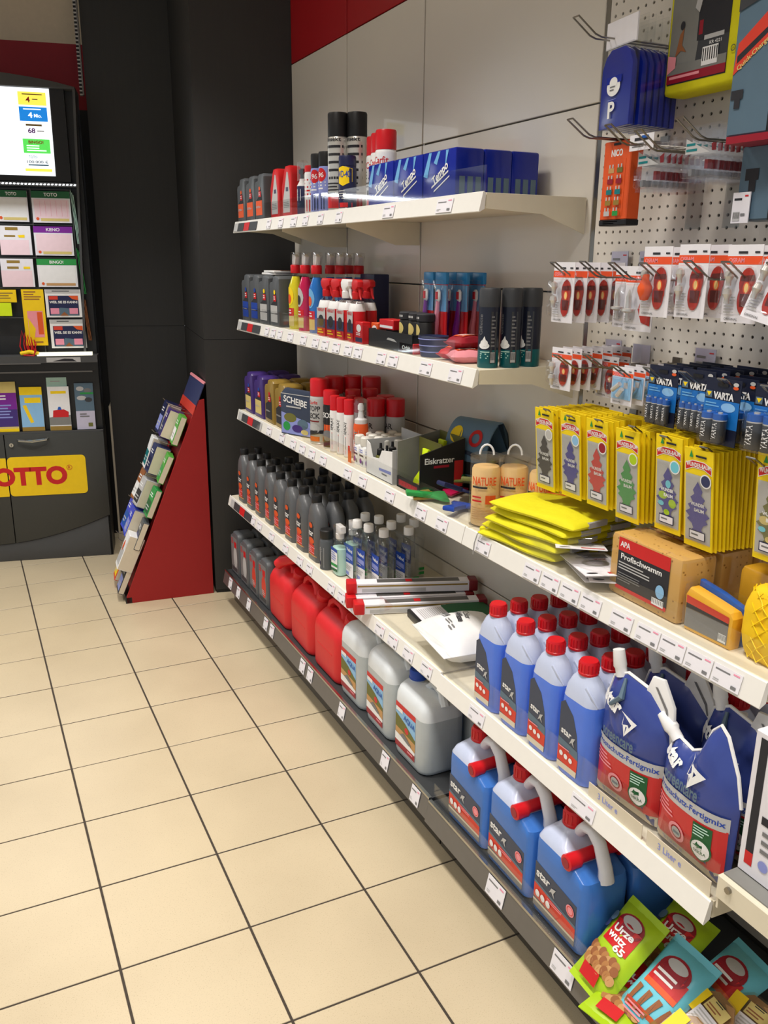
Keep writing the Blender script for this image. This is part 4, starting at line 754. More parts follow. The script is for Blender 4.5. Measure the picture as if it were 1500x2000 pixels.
lb = ['grey oil bottle with black cap in the front row, %s from the dark pillar' % ORD[k] for k in range(8)]+['grey oil bottle in the second row, %s from the dark pillar' % ORD[k] for k in range(8)]+['grey oil bottle in the third row, %s from the left' % ORD[k] for k in range(6)]+['grey oil bottle in the rear row by the wall, %s from the left' % ORD[k] for k in range(4)]
row(oil(''), F8+R1+R2+R3, Z4, lb, 'grey motor oil bottles', .04)
t = thing('additive_bottle', 'small dark grey bottle with black lid between oil bottles and clear bottles', 'bottle', (.615, -1.83, Z4), AISLE)
mb = MB(); mb.lathe([(.025, 0), (.026, .003), (.026, .105), (.022, .115), (.018, .118)], 'cangrey', 20); mb.build('body', t); mb = MB(); mb.lathe([(.024, .117), (.025, .119), (.025, .145), (.022, .149)], 'black', 18); mb.build('cap', t)
art_obj('label', [('r', -.018, .01, .018, .085, 'lightgrey'), ('e', -.004, .025, .008, .01, 'navy'), ('l', -.014, .045, .014, .08, 5, 'midgrey')], t, on_round(.052, .052))
def sprayb(label):
    t = thing('spray_bottle', label, 'bottle', group='clear spray bottles'); w, d = .066, .045
    mb = MB(); mb.loft([rr(w*s, d*s, .018, z, 3) for z, s in ((0, .95), (.003, 1), (.105, 1), (.125, .7), (.135, .4))], 'bottle_clear'); mb.build('body', t)
    mb = MB(); mb.loft([rr(w*s, d*s, .016, z, 3) for z, s in ((.003, .9), (.1, .93))], 'mint'); mb.build('liquid', t)
    mb = MB(); mb.lathe([(.014, .133), (.015, .135), (.015, .152)], 'white', 14); mb.prism([(-.014, .152), (.014, .152), (.032, .16), (.03, .182), (-.016, .184)], -.011, .011, 'white', .004); mb.build('spray_head', t)
    mb = MB(); mb.rbox(-.024, -.02, .13, .034, .02, .188, 'hood', .01); mb.build('hood', t)
    art_obj('label', [('r', -.028, .02, .028, .1, 'white'), ('r', -.028, .088, .028, .1, 'blue'), ('p', [(-.028, .03), (.028, .035), (.028, .045), (-.028, .04)], 'green'), ('p', [(-.028, .012), (.028, .018), (.028, .028), (-.028, .022)], 'darkgreen'), ('l', -.024, .05, .02, .085, 4, 'peri')], t, -d/2); return t
row(sprayb(''), [(.635, -1.905), (.695, -1.88)], Z4, ['clear spray bottle with white head and green stripes, front one', 'clear spray bottle with white head and green stripes, behind the front one'], 'clear spray bottles')
def distilled(label):
    t = thing('water_bottle', label, 'bottle', group='clear bottles with white caps'); w, d = .082, .06
    mb = MB(); mb.loft([rr(w*a, d*b, .022, z, 4) for z, a, b in ((0, .95, .95), (.004, 1, 1), (.145, 1, 1), (.16, .93, .92), (.175, .65, .7), (.182, .38, .52), (.19, .34, .46))], 'bottle_clear'); mb.build('body', t)
    mb = MB(); mb.loft([rr(w*.95, d*.94, .02, z, 4) for z in (.004, .14)], 'blister'); mb.build('liquid', t)
    mb = MB(); mb.lathe([(.0165, .186), (.017, .188), (.017, .21), (.0155, .213)], 'white', 18); mb.build('cap', t)
    art_obj('label', [('r', -.034, .008, .034, .06, 'paper'), ('p', [(-.034, .055), (.034, .062), (.034, .128), (-.034, .122)], 'blue'), ('t', 'Velind', 0, .106, .05, .012, 'white', .03), ('r', -.028, .074, .028, .09, 'peri'), ('l', -.028, .064, .02, .071, 1, 'lightgrey'), ('r', -.028, .012, -.004, .024, 'peri'), ('l', -.028, .03, .028, .05, 3, 'lightgrey')], t, -d/2)
    mb = MB(); mb.box(w/2+.0003, -.02, .008, w/2+.0009, .022, .1, 'blister'); art(mb, [], 0); mb.box(w/2+.0009, -.004, .02, w/2+.0012, .02, .03, 'green'); mb.box(w/2+.0009, -.004, .036, w/2+.0012, .02, .046, 'green'); mb.build('back_label', t); return t
dz = [(.675, -1.965), (.69, -2.025), (.712, -2.098), (.80, -2.11), (.765, -1.95), (.775, -2.028), (.845, -1.965), (.86, -2.035), (.735, -1.90)]
row(distilled(''), dz, Z4, ['clear bottle with blue label and white cap, leftmost of the front three', 'clear bottle with blue label and white cap, middle of the front three', 'clear bottle with white cap in front, showing its side', 'clear bottle with the blue label facing out, right of all', 'clear bottle in the second row, left', 'clear bottle in the second row, right', 'clear bottle by the wall, left', 'clear bottle by the wall, right', 'clear bottle in the second row behind the spray bottles'], 'clear bottles with white caps', .08)
# wiper blade boxes with red end caps, lying across
def stick(label, L_, loc, rot):
    t = thing('wiper_blade_pack', label, 'pack', loc, rot, 'wiper blade packs with red ends')
    mb = MB(); mb.rbox(.028, -.022, 0, L_-.026, .022, .034, 'paper', .002, 1); mb.build('sleeve', t)
    for x0, x1, m in ((0, .034, 'red'), (L_-.03, L_, 'deep_red')): mb = MB(); mb.rbox(x0, -.0255, -.001, x1, .0255, .037, m, .005); mb.build('end_cap', t)
    mb = MB(); mb.box(.036, -.0226, .022, L_-.034, -.0216, .027, 'gold'); mb.box(.05, -.0227, .004, L_*.6, -.0217, .016, 'lightgrey'); mb.box(.1, -.015, .0338, L_-.06, .016, .0344, 'alu'); mb.box(L_*.45, -.011, .0342, L_*.5, .011, .035, 'red'); mb.build('print', t); return t
stick('wiper blade pack with red ends, on top of the other two', .43, (.545, -2.165, Z4+.04), (0, 0, -.36)); stick('wiper blade pack with red ends, lower right of the pair', .43, (.532, -2.252, Z4+.002), (0, 0, -.32)); stick('wiper blade pack with red ends, lower left under the top one', .42, (.532, -2.19, Z4+.002), (0, 0, -.32))
# black tray with a green pad and a white bag with black print
t = thing('seat_cover_pack', 'flat green and black pack lying under the white bag', 'pack', (.79, -2.47, Z4), AISLE-.12); mb = MB(); mb.rbox(-.11, -.13, 0, .10, .13, .025, 'black', .004); mb.rbox(-.1, -.02, .025, .09, .12, .029, 'darkgreen', .002); mb.build('pack', t)
mb = MB(); mb.box(-.105, -.12, .0255, .03, .0, .0265, 'paper'); mb.build('leaflet', t)
mb = MB(); art(mb, [('l', -.09, -.11, .02, -.02, 13, 'lightgrey')], -.0268); mb.v = [(x, z, -y) for x, y, z in mb.v]; mb.build('small_print', t, fix=False)
pouch_pack('white_bag', 'white plastic bag with black print beside the blue bottles', .24, .21, .105, 'white', (.70, -2.655, Z4+.004), AISLE-.12, [('t', 'Color', -.022, .012, .06, .017, 'ink', .01, -.25), ('t', 'Wisse', -.02, -.012, .075, .02, 'ink', .03, -.25), ('bar', -.075, -.05, -.04, -.03, 'lightgrey', 'ink'), ('l', -.095, -.012, -.065, .01, 2, 'ink'), ('l', -.02, -.06, .01, -.045, 2, 'midgrey'), ('l', .02, -.07, .045, -.05, 2, 'midgrey')], 'bag', seal=.012)
# --- blue screen wash, 4 columns of 5
def wash(label):
    t = thing('screenwash_bottle', label, 'bottle', group='blue screenwash bottles'); w, d = .104, .062
    pr = [(0, .93), (.004, 1), (.10, 1), (.168, 1), (.186, .97), (.21, .88), (.232, .68), (.246, .42), (.25, .4)]
    mb = MB(); mb.loft([rr(w*a, d*(a if a > .9 else .9*a+.1), .024, z, 5) for z, a in pr], ['fluid', 'fluid', 'fluid', 'fluid', 'fluid_air', 'fluid_air', 'fluid_air', 'fluid_air']); mb.build('body', t)
    mb = MB(); mb.lathe([(.0215, .245), (.022, .247), (.022, .25), (.0205, .2515), (.0205, .272), (.0185, .276)], 'redcap', 24)
    for k in range(16): a = 2*PI*k/16; mb.box(.0205*math.cos(a)-.0012, .0205*math.sin(a)-.0012, .253, .0205*math.cos(a)+.0012, .0205*math.sin(a)+.0012, .271, 'redcap')
    mb.build('cap', t)
    mb = MB(); mb.tube([(w/2-.004, -.01, .235*.8), (w/2-.012, -.02, .21), (w/2-.03, -.022, .226)], .0035, 'fluid_air', 6); mb.build('shoulder_rib', t)
    L_ = [('p', [(-.043, .012), (.022, .012), (.024, .05), (.016, .11), (0, .15), (-.03, .175), (-.043, .165)], 'label_navy'), ('p', [(-.043, .028), (.022, .022), (.0235, .055), (-.043, .066)], 'label_red'), ('p', [(-.043, .066), (.0235, .055), (.022, .075), (-.043, .084)], 'slate'), ('r', -.043, .012, .022, .026, 'beige'),
          ('t', 'star', -.018, .102, .034, .014, 'white', .03, -.1), ('p', [(.001, .098), (.012, .102), (.006, .09), (.01, .08), (.001, .088), (-.006, .082)], 'lightgrey'), ('e', -.03, .048, .006, .006, 'white'), ('e', -.014, .046, .006, .006, 'white'), ('e', .002, .044, .006, .006, 'white'), ('l', -.038, .06, .012, .066, 1, 'salmon')]
    art_obj('label', L_, t, -d/2); return t
BX = [.618, .676, .734, .792, .85]; BYs = [-2.932, -3.048, -3.163, -3.277]
sp = [(BX[r], BYs[c_]-.004*r) for r in range(5) for c_ in range(4)]
row(wash(''), sp, Z4-.003, ['blue screenwash bottle with red cap, %s column from the left, %s' % (ORD[c_], ['front row', 'second row', 'third row', 'fourth row', 'last row by the wall'][r]) for r in range(5) for c_ in range(4)], 'blue screenwash bottles', .03)
sp = [(BX[r], -3.395-.004*r) for r in range(3, 5)]+[(BX[r]+.004, -3.512) for r in range(3, 5)]
row(dup([o for o in COL.objects if o.name.startswith('screenwash_bottle')][0], (0, 0, 0)), sp, Z4-.003, ['blue screenwash bottle behind the left pouch, nearer the front', 'blue screenwash bottle behind the left pouch, by the wall', 'blue screenwash bottle behind the right pouch, in front', 'blue screenwash bottle behind the right pouch, by the wall'], 'blue screenwash bottles', .03)
# --- standing pouches
def pouch(label, P, D, folded, c=(0, .13)):
    t = thing('screenwash_pouch', label, 'pouch', group='blue and red refill pouches'); n = len(P)
    # denser outline
    Q = []
    for i in range(n):
        a, b_ = Vector(P[i]), Vector(P[(i+1) % n]); m_ = max(1, int((b_-a).length/.014)); Q += [tuple(a+(b_-a)*k/m_) for k in range(m_)]
    K = 9; n = len(Q); mb = MB()
    def bul(k): return D*max(0, 1-k**2.4)**.62
    for s in (-1, 1):
        vs = [(c[0], s*D, c[1])]; fs = []
        for j in range(1, K+1):
            k = j/K; vs += [(c[0]+(x-c[0])*k, s*(bul(k)+.0004)+s*.0012*math.sin(x*90+z*60)*(k < .99), c[1]+(z-c[1])*k) for x, z in Q]
        fs = [(0, 1+i, 1+(i+1) % n) for i in range(n)]+[(1+j*n+i, 1+j*n+(i+1) % n, 1+(j+1)*n+(i+1) % n, 1+(j+1)*n+i) for j in range(K-1) for i in range(n)]
        mb.add(vs, fs, 'pouch_blue' if s < 0 else 'dusk', True)
    mb.build('bag', t, sharp=70)
    def kf(x, z):
        d = Vector((x-c[0], z-c[1])); L_ = d.length
        if L_ < 1e-6: return 0
        u = d/L_; best = 1e9
        for i in range(n):
            a = Vector(Q[i])-Vector(c); e = Vector(Q[(i+1) % n])-Vector(Q[i]); den = u.x*e.y-u.y*e.x
            if abs(den) < 1e-9: continue
            tt = (a.x*e.y-a.y*e.x)/den; ss = (a.x*u.y-a.y*u.x)/den
            if tt > 0 and -1e-6 <= ss <= 1+1e-6: best = min(best, tt)
        return min(.999, L_/best)
    yf = lambda x, z: -(bul(kf(x, z))+.0030)
    it = [('r', -.086, .012, .086, .036, 'beige'), ('r', -.0865, .034, .0865, .122, 'pouch_red'), ('r', -.0875, .12, .0875, .148, 'lightgrey'), ('t', 'Frostschutz-Fertigmix', .004, .1335, .158, .0155, 'blue', .02),
          ('t', '3 Liter e', -.03, .024, .05, .012, 'peri', .01), ('l', -.075, .085, -.02, .115, 4, 'salmon'), ('ring', -.012, .064, .014, .020, 'salmon'), ('e', -.012, .064, .011, .011, 'lightgrey'), ('r', -.02, .06, -.004, .066, 'slate'),
          ('r', .028, .07, .066, .116, 'darkgreen'), ('e', .047, .066, .022, .022, 'darkgreen'), ('e', .047, .066, .0185, .0185, 'white'), ('t', 'DEKRA', .047, .061, .026, .006, 'darkgreen'), ('p', [(.042, .068), (.052, .072), (.042, .077)], 'darkgreen'), ('l', .031, .09, .062, .112, 4, 'mint'),
          ('t', 'screencare', -.015, .162, .09, .018, 'slate', .02)]
    if not folded: it += [('t', 'star', -.045, .232, .062, .032, 'white', .05, -.25), ('p', [(-.012, .226), (.03, .214), (.004, .178), (.009, .205), (-.005, .2), (.014, .2), (.018, .208)], 'white')]
    else: it += [('t', 'star', -.05, .2, .05, .028, 'white', .05, -.35), ('p', [(-.012, .224), (.04, .206), (.004, .168), (.009, .2), (-.005, .19), (.014, .195), (.02, .203)], 'white')]
    mb = MB(); art(mb, it, yf); mb.build('print', t, fix=False)
    if not folded:
        mb = MB(); mb.prism([(.012, .262), (.088, .19), (.093, .225), (.088, .27), (.058, .316), (.03, .312)], -.004, .004, 'white', .0015); mb.build('handle', t)
        mb = MB(); art(mb, [('p', [(.04, .295), (.046, .296), (.075, .262), (.08, .24), (.077, .238), (.07, .258)], 'midgrey')], -.0045); mb.build('handle_slot', t, fix=False)
        mb = MB(); mb.tube([(-.052, 0, .275), (-.058, 0, .292), (-.06, 0, .296), (-.068, 0, .328)], [.012, .012, .014, .012], 'white', 12); mb.build('spout', t)
        mb = MB(); mb.tube([(-.03, -.012, .283), (-.02, -.03, .25), (-.045, -.034, .225)], [.003, .007, .004], 'slate', 6); mb.build('crease', t)
    else:
        mb = MB(); mb.tube([(-.07, 0, .215), (-.085, 0, .226), (-.09, 0, .23), (-.118, 0, .246)], [.012, .012, .015, .012], 'white', 12); mb.build('spout', t)
    rim = [q for q in Q if q[1] > .165]; rim.sort(key=lambda q: math.atan2(q[1]-.13, q[0]-c[0]))
    mb = MB(); mb.tube([(x, 0, z) for x, z in rim], .0036, 'white', 6); mb.build('rim', t); return t
PA = [(-.089, 0), (.089, 0), (.091, .19), (.084, .235), (.03, .28), (-.035, .29), (-.07, .27), (-.088, .21)]
PB = [(-.09, 0), (.09, 0), (.093, .17), (.078, .225), (.046, .285), (.028, .298), (.012, .28), (-.004, .232), (-.03, .216), (-.07, .225), (-.089, .19)]
p1 = pouch('blue and red refill pouch with white handle and upright spout, left one in front', PA, .034, False); p1.location = (.634, -3.415, Z4-.003); p1.rotation_euler = (0, 0, AISLE+.05)
p2 = pouch('blue and red refill pouch with a folded top and sideways spout, right one in front', PB, .036, True, (0, .12)); p2.location = (.632, -3.592, Z4-.003); p2.rotation_euler = (0, 0, AISLE-.05)
dup(p1, (.716, -3.43, Z4-.003), AISLE+.1, 'refill pouch standing in shadow behind the left front pouch', 'blue and red refill pouches'); dup(p1, (.71, -3.60, Z4-.003), AISLE-.03, 'refill pouch in shadow behind the right front pouch', 'blue and red refill pouches'); dup(p2, (.80, -3.62, Z4-.003), AISLE+.1, 'refill pouch deepest by the wall at the right end', 'blue and red refill pouches')
for k, (y, cx, lb_) in enumerate([(-3.425, .585, 'beige carton tray edge in front of the left pouch'), (-3.60, .584, 'beige carton tray edge in front of the right pouch')]):
    t = thing('tray_edge', lb_, 'carton', (cx, y, Z4-.003), AISLE); mb = MB(); mb.box(-.08, 0, 0, .08, .0015, .033, 'beige'); art(mb, [('t', '3 Liter e', -.02, .018, .06, .014, 'peri')], 0); mb.build('flap', t, fix=False)
t = thing('leather_wipes_box', 'white carton with a black and red stripe at the far right edge', 'carton', (.645, -3.772, .622), AISLE); mb = MB(); mb.rbox(-.07, -.03, 0, .09, .03, .27, 'paper', .002, 1); mb.build('box', t)
art_obj('print', [('r', -.058, .02, -.042, .26, 'ink'), ('r', -.058, .02, -.042, .045, 'red'), ('r', -.035, .11, .08, .125, 'ink'), ('l', -.03, .05, .06, .1, 3, 'midgrey'), ('e', -.02, .035, .01, .01, 'peri'), ('t', 'N', .02, .17, .06, .06, 'ink')], t, -.03)
# --- base shelf
gi = lambda c1: [('r', -.05, .015, .045, .19, 'midgrey'), ('e', .012, .09, .028, .05, c1), ('r', .0, .14, .035, .17, 'red'), ('l', -.045, .15, -.01, .18, 3, 'red'), ('r', -.045, .02, .04, .04, 'darkgrey'), ('l', -.01, .05, .035, .075, 3, 'lightgrey')]
def can4(label, items):
    t = thing('fluid_canister', label, 'canister', group='grey canisters on the base shelf'); w, d, h = .13, .085, .215
    mb = MB(); mb.prism([(-w/2, 0), (w/2, 0), (w/2, h-.02), (w/2-.012, h-.004), (w/2-.02, h), (-.02, h), (-.035, h-.02), (-w/2+.006, h-.024), (-w/2, h-.034)], -d/2, d/2, 'cangrey', .01); mb.build('body', t)
    mb = MB(); mb.lathe([(.014, h-.026), (.014, h-.006), (.012, h-.004)], 'black', 14, -w/2+.024, 0); mb.build('cap', t); art_obj('label', items, t, -d/2); return t
row(can4('', gi('lightgrey')), [(.622, -.745), (.622, -.895)], Z5, ['grey canister with pale oval label on the base shelf, nearest the pillar', 'grey canister with pale oval label on the base shelf, second'], 'grey canisters on the base shelf')
row(can4('', gi('label_red')), [(.622, -1.035), (.622, -1.172)], Z5, ['grey canister with red oval label on the base shelf, third', 'grey canister with red oval label on the base shelf, beside the red fuel cans'], 'grey canisters on the base shelf')
row(can4('', gi('slate')), [(.715, -.745), (.715, -.895), (.715, -1.035), (.715, -1.172)], Z5, ['dark canister in the back row of the base shelf, nearest the pillar', 'dark canister in the back row of the base shelf, second', 'dark canister in the back row of the base shelf, third', 'dark canister in the back row of the base shelf, beside the fuel cans'], 'grey canisters on the base shelf')
def jerry(label):
    t = thing('fuel_can', label, 'fuel can', group='red plastic fuel cans'); w, d, h = .255, .15, .222
    mb = MB(); pr = [(0, .95, .90), (.008, .99, .98), (.018, 1, 1), (.155, 1, 1), (.176, .99, .96), (.196, .965, .82), (.211, .92, .60), (.219, .86, .40), (.222, .82, .30)]
    mb.loft([rr(w*a_, d*b_, min(.045, d*b_*.45), z, 5) for z, a_, b_ in pr], 'jerry'); mb.build('body', t, sharp=50)
    mb = MB(); mb.tube([(-.095, 0, h-.01), (-.085, 0, h+.018), (-.055, 0, h+.036), (.0, 0, h+.034), (.03, 0, h+.018), (.04, 0, h-.01)], [.018, .016, .014, .014, .016, .018], 'jerry', 10, rx=1.35); mb.build('handle', t)
    mb = MB(); mb.tube([(.07, 0, h-.035), (.085, 0, h-.005)], .024, 'jerry', 16); mb.build('neck', t)
    mb = MB(); mb.tube([(.083, 0, h-.008), (.087, 0, h+.002), (.096, 0, h+.02), (.0985, 0, h+.025)], [.030, .031, .031, .027], 'jerry', 20); mb.tube([(.078, 0, h-.02), (.083, 0, h-.009)], [.028, .034], 'jerry', 20); mb.build('cap', t)
    mb = MB(); art(mb, [('r', .1, .03, .122, .15, 'lightgrey'), ('l', .103, .035, .12, .145, 8, 'midgrey')], -d/2+.022); mb.v = [(x+.0015, y, z) for x, y, z in mb.v]; o = mb.build('sticker', t, fix=False); o.rotation_euler = (0, 0, .6); o.location = (.02, -.058, 0)
    mb = MB(); mb.box(-.07, -d/2-.001, .10, .07, -d/2+.002, .103, 'jerry'); mb.build('mould_line', t); return t
row(jerry(''), [(.652, -1.365), (.652, -1.628), (.652, -1.89)], Z5, ['red plastic fuel can on the base shelf, leftmost of three', 'red plastic fuel can on the base shelf, middle of three', 'red plastic fuel can on the base shelf, beside the white canister'], 'red plastic fuel cans', .03)
t = thing('pouring_spout', 'red pouring spout with open end lying on the leftmost fuel can', 'spout', (.63, -1.415, Z5+.247), AISLE+.25)
mb = MB(); mb.tube([(-.075, -.02, .0), (-.055, -.012, .018), (.02, .01, .045), (.06, .02, .04)], [.022, .024, .022, .03], 'jerry', 12); mb.tube([(-.0765, -.0205, -.001), (-.0755, -.0202, .0)], .014, 'maroon', 12); mb.build('spout', t)
def dist5(label, up=0, cx=-.05, cy=-.012):
    t = thing('water_canister', label, 'canister', group='white translucent canisters'); w, d = .196, .145
    mb = MB(); pr = [(0, .9, .9, 0), (.006, .97, .97, 0), (.018, 1, 1, 0), (.178+up, 1, 1, 0), (.204+up, .985, .98, 0), (.224+up, .93, .9, 0), (.238+up, .8, .74, -.004), (.245+up, .5, .56, -.015)]
    mb.loft([rr(w*a, d*b, .034, z, 5, cx) for z, a, b, cx in pr], ['natural', 'natural', 'natural', 'natural_air'], True); mb.build('body', t, sharp=60)
    mb = MB(); mb.tube([(.0, .0, .236+up), (.03, 0, .265+up), (.07, 0, .256+up), (.088, 0, .218+up)], [.016, .013, .013, .016], 'natural_air', 10); mb.build('handle', t)
    mb = MB(); mb.lathe([(.024, .238+up), (.024, .252+up)], 'natural_air', 18, cx, cy); mb.build('neck', t)
    mb = MB(); mb.lathe([(r_, z_+up) for r_, z_ in ((.027, .25), (.028, .252), (.028, .255), (.0265, .257), (.0265, .276), (.024, .28))], 'blue', 22, cx, cy); mb.build('cap', t)
    lab5 = [('r', -.075, .03, .075, .178, 'paper'), ('r', -.075, .16, .075, .178, 'red'), ('p', [(-.075, .12), (.075, .1), (.075, .16), (-.075, .16)], 'skyprint'), ('p', [(-.075, .08), (.075, .075), (.075, .1), (.0, .125), (-.075, .14)], 'olive'), ('p', [(-.075, .07), (.075, .06), (.075, .088), (-.075, .095)], 'tan'), ('e', .01, .105, .012, .01, 'red'), ('p', [(-.07, .15), (-.02, .15), (-.02, .163), (-.07, .163)], 'white'),
            ('t', 'AQUA', .03, .14, .07, .02, 'cobalt', .03, -.1), ('r', -.075, .03, .075, .052, 'maroon'), ('p', [(-.075, .05), (.075, .05), (.075, .06), (0, .072), (-.075, .075)], 'white'), ('l', .02, .036, .07, .046, 1, 'salmon'), ('p', [(-.04, .075), (-.01, .09), (.05, .07), (.03, .065)], 'midgrey')]
    def sq(x): return x*.82-.014
    out = []
    for it in lab5:
        if it[0] in 'rl': out.append((it[0], sq(it[1]), it[2], sq(it[3]))+it[4:])
        elif it[0] == 'p': out.append(('p', [(sq(x), z) for x, z in it[1]], it[2]))
        else: out.append((it[0], it[1], sq(it[2]), *it[3:]) if it[0] == 't' else (it[0], sq(it[1]), *it[2:]))
    art_obj('label', out, t, -d/2); return t
row(dist5('', .022, -.03, .035), [(.652, -2.118), (.652, -2.330), (.81, -2.35), (.81, -2.13)], Z5, ['white translucent canister beside the red fuel cans, leftmost in front', 'white translucent canister, middle one in front', 'white translucent canister in the back row, middle', 'white translucent canister in the back row, left'], 'white translucent canisters', .02)
row(dist5(''), [(.652, -2.543), (.81, -2.55)], Z5, ['white translucent canister with visible blue cap, right one in front', 'white translucent canister in the back row, right'], 'white translucent canisters', .02)
def wash5(label):
    t = thing('screenwash_canister', label, 'canister', group='blue screenwash canisters'); w, d = .185, .125; fl = .185
    mb = MB(); pr = [(0, -.086, .086, .93), (.006, -.0925, .0925, 1), (.165, -.0925, .0925, 1), (.183, -.0925, .086, 1), (.2, -.091, .04, .98), (.218, -.082, .006, .9), (.232, -.07, -.004, .68), (.24, -.063, -.009, .48), (.246, -.061, -.011, .42)]
    mb.loft([rr(b_-a_, d*s_, .02, z, 4, (a_+b_)/2) for z, a_, b_, s_ in pr], ['fluid5', 'fluid5', 'fluid5', 'fluid5', 'fluid_air', 'fluid_air', 'fluid_air', 'fluid_air']); mb.build('body', t, sharp=40)
    mb = MB(); mb.lathe([(.025, .244), (.0255, .247), (.0255, .251), (.0235, .253), (.0235, .279), (.021, .284)], 'redcap', 24, -.036)
    for k in range(14): a = 2*PI*k/14; mb.box(-.036+.0235*math.cos(a)-.0014, .0235*math.sin(a)-.0014, .255, -.036+.0235*math.cos(a)+.0014, .0235*math.sin(a)+.0014, .277, 'redcap')
    mb.build('cap', t)
    mb = MB(); mb.tube([(-.014, 0, .238), (.005, 0, .263), (.03, 0, .268), (.055, 0, .25), (.078, 0, .205), (.084, 0, .175)], [.013, .0125, .0125, .0125, .0135, .016], 'handle_white', 12, rx=1.25); mb.build('handle', t)
    mb = MB(); mb.tube([(.03, -.07, .208), (.03, -.068, .208), (.03, -.04, .208), (.03, -.032, .212), (.032, .03, .216), (.033, .06, .216)], [.014, .0185, .0185, .0145, .0145, .017], 'redcap', 14); mb.tube([(.03, -.0712, .208), (.03, -.0705, .208)], .0125, 'maroon', 12); mb.build('nozzle', t)
    L_ = [('p', [(-.082, .016), (.07, .016), (.07, .12), (-.082, .135)], 'label_navy'), ('p', [(-.082, .04), (.07, .034), (.07, .062), (-.082, .078)], 'label_red'), ('p', [(-.082, .078), (.07, .062), (.07, .07), (-.082, .085)], 'slate'), ('r', -.082, .016, .07, .03, 'midgrey'), ('r', -.082, .03, .07, .036, 'beige'),
          ('t', 'star', -.05, .108, .05, .02, 'white', .03, -.05), ('p', [(-.018, .104), (-.002, .108), (-.01, .095), (-.006, .083), (-.018, .094), (-.026, .088)], 'lightgrey'), ('e', .05, .096, .014, .014, 'salmon'), ('ring', .05, .096, .009, .011, 'label_red'), ('l', -.03, .06, .04, .07, 2, 'salmon')]+[('e', -.066+.02*k, .056-.001*k, .008, .009, 'white') for k in range(3)]
    art_obj('label', L_, t, -d/2); return t
cb = [-2.895, -3.092, -3.289]
row(wash5(''), [(.632, y) for y in cb]+[(.768, y-.005) for y in cb]+[(.90, y) for y in cb], Z5-.004, ['large blue screenwash canister, red cap, %s from left in the %s' % (ORD[k % 3], ['front row', 'second row', 'rear row by the wall'][k//3]) for k in range(9)], 'blue screenwash canisters', .015)
gs = lambda: [('e', .0, .055, .036, .024, 'maroon'), ('r', -.034, .0, .036, .055, 'red'), ('e', .0, .062, .026, .013, 'lightgrey'), ('t', 'Urze', .0, .038, .054, .016, 'white', .03, .08), ('t', 'wutz', -.004, .019, .05, .014, 'white', .03), ('t', '65', .016, .003, .028, .016, 'white', .03), *[('e', -.04+.0105*(k % 8)+.004*(k//8), -.022-.013*(k//8)-.003*(k % 3), .0085, .0105, ['brown', 'tan', 'caramel'][(k*5) % 3]) for k in range(24)], ('r', -.03, -.088, .02, -.06, 'red'), ('e', -.045, .05, .01, .012, 'slate'), ('e', -.048, .03, .01, .01, 'dusk')]
bs = lambda: [('r', -.036, .0, .04, .035, 'red'), ('e', .0, .04, .036, .03, 'maroon'), ('e', .0, .052, .024, .012, 'lightgrey'), ('l', -.03, .005, .02, .03, 2, 'white'), ('r', -.036, -.012, .04, .0, 'orange')]+[('p', [(-.04+.022*k, -.07), (-.032+.022*k, -.07), (-.026+.026*k, -.022), (-.038+.026*k, -.02)], 'brown') for k in range(4)]+[('r', -.042, -.095, .03, -.055, 'label_red'), ('l', -.036, -.09, .02, -.06, 4, 'salmon')]
def snack(label, m, items, loc, rot, th=.05): return pouch_pack('snack_bag', label, .115, .185, th, m, loc, rot, items, 'snack bag', 'snack bags on the base shelf', seal=.014, n=13)
snack('lime green snack bag leaning in front, beside the blue canister', 'lime', gs(), (.628, -3.452, .212), (.74, 0, AISLE-.03)); snack('lime green snack bag lying behind, half under the light blue bag', 'lime', gs(), (.735, -3.475, .192), (.55, .05, AISLE+.1)); snack('lime green snack bag lying flat at the bottom of the heap', 'lime', gs(), (.60, -3.515, .1645), (0, 0, AISLE+.25), .02)
snack('light blue snack bag with red label and brown sticks, in front', 'aqua', bs(), (.645, -3.565, .20), (.60, .05, AISLE+.06)); snack('light blue snack bag lying deeper under the front light blue bag', 'aqua', bs(), (.755, -3.605, .19), (.5, 0, AISLE-.1))
def tub(label):
    t = thing('snack_tub', label, 'tub', group='octagonal tubs with yellow labels'); mb = MB()
    def oc(r, z): return [(r*math.cos(2*PI*(k+.5)/8), r*math.sin(2*PI*(k+.5)/8), z) for k in range(8)]
    mb.loft([oc(.045, 0), oc(.055, .035)], 'tan', False); mb.loft([oc(.058, .035), oc(.058, .041), oc(.05, .044)], 'tube_clear', False); mb.build('tub', t)
    mb = MB(); mb.v = []; art(mb, [('r', -.048, -.015, -.02, .035, 'yellow'), ('r', -.02, -.03, .035, .005, 'paper'), ('r', -.015, .008, .036, .034, 'wheat'), ('l', -.015, -.025, .03, .0, 4, 'lightgrey'), ('l', -.012, .01, .03, .022, 2, 'brown'), ('l', -.004, .028, .03, .036, 2, 'ink')], 0); mb.v = [(x, z, .0446-y) for x, y, z in mb.v]; mb.build('label', t, fix=False); return t
t1 = tub('octagonal tub with yellow label at the bottom right corner, front one'); t1.location = (.60, -3.668, .185); t1.rotation_euler = (.45, .1, AISLE)
dup(t1, (.672, -3.655, .20), (.5, .0, AISLE-.15), 'octagonal tub with yellow label and white sticker, behind the front tub', 'octagonal tubs with yellow labels'); dup(t1, (.742, -3.69, .19), (.5, 0, AISLE+.1), 'octagonal tub in shadow, deepest of the three', 'octagonal tubs with yellow labels')

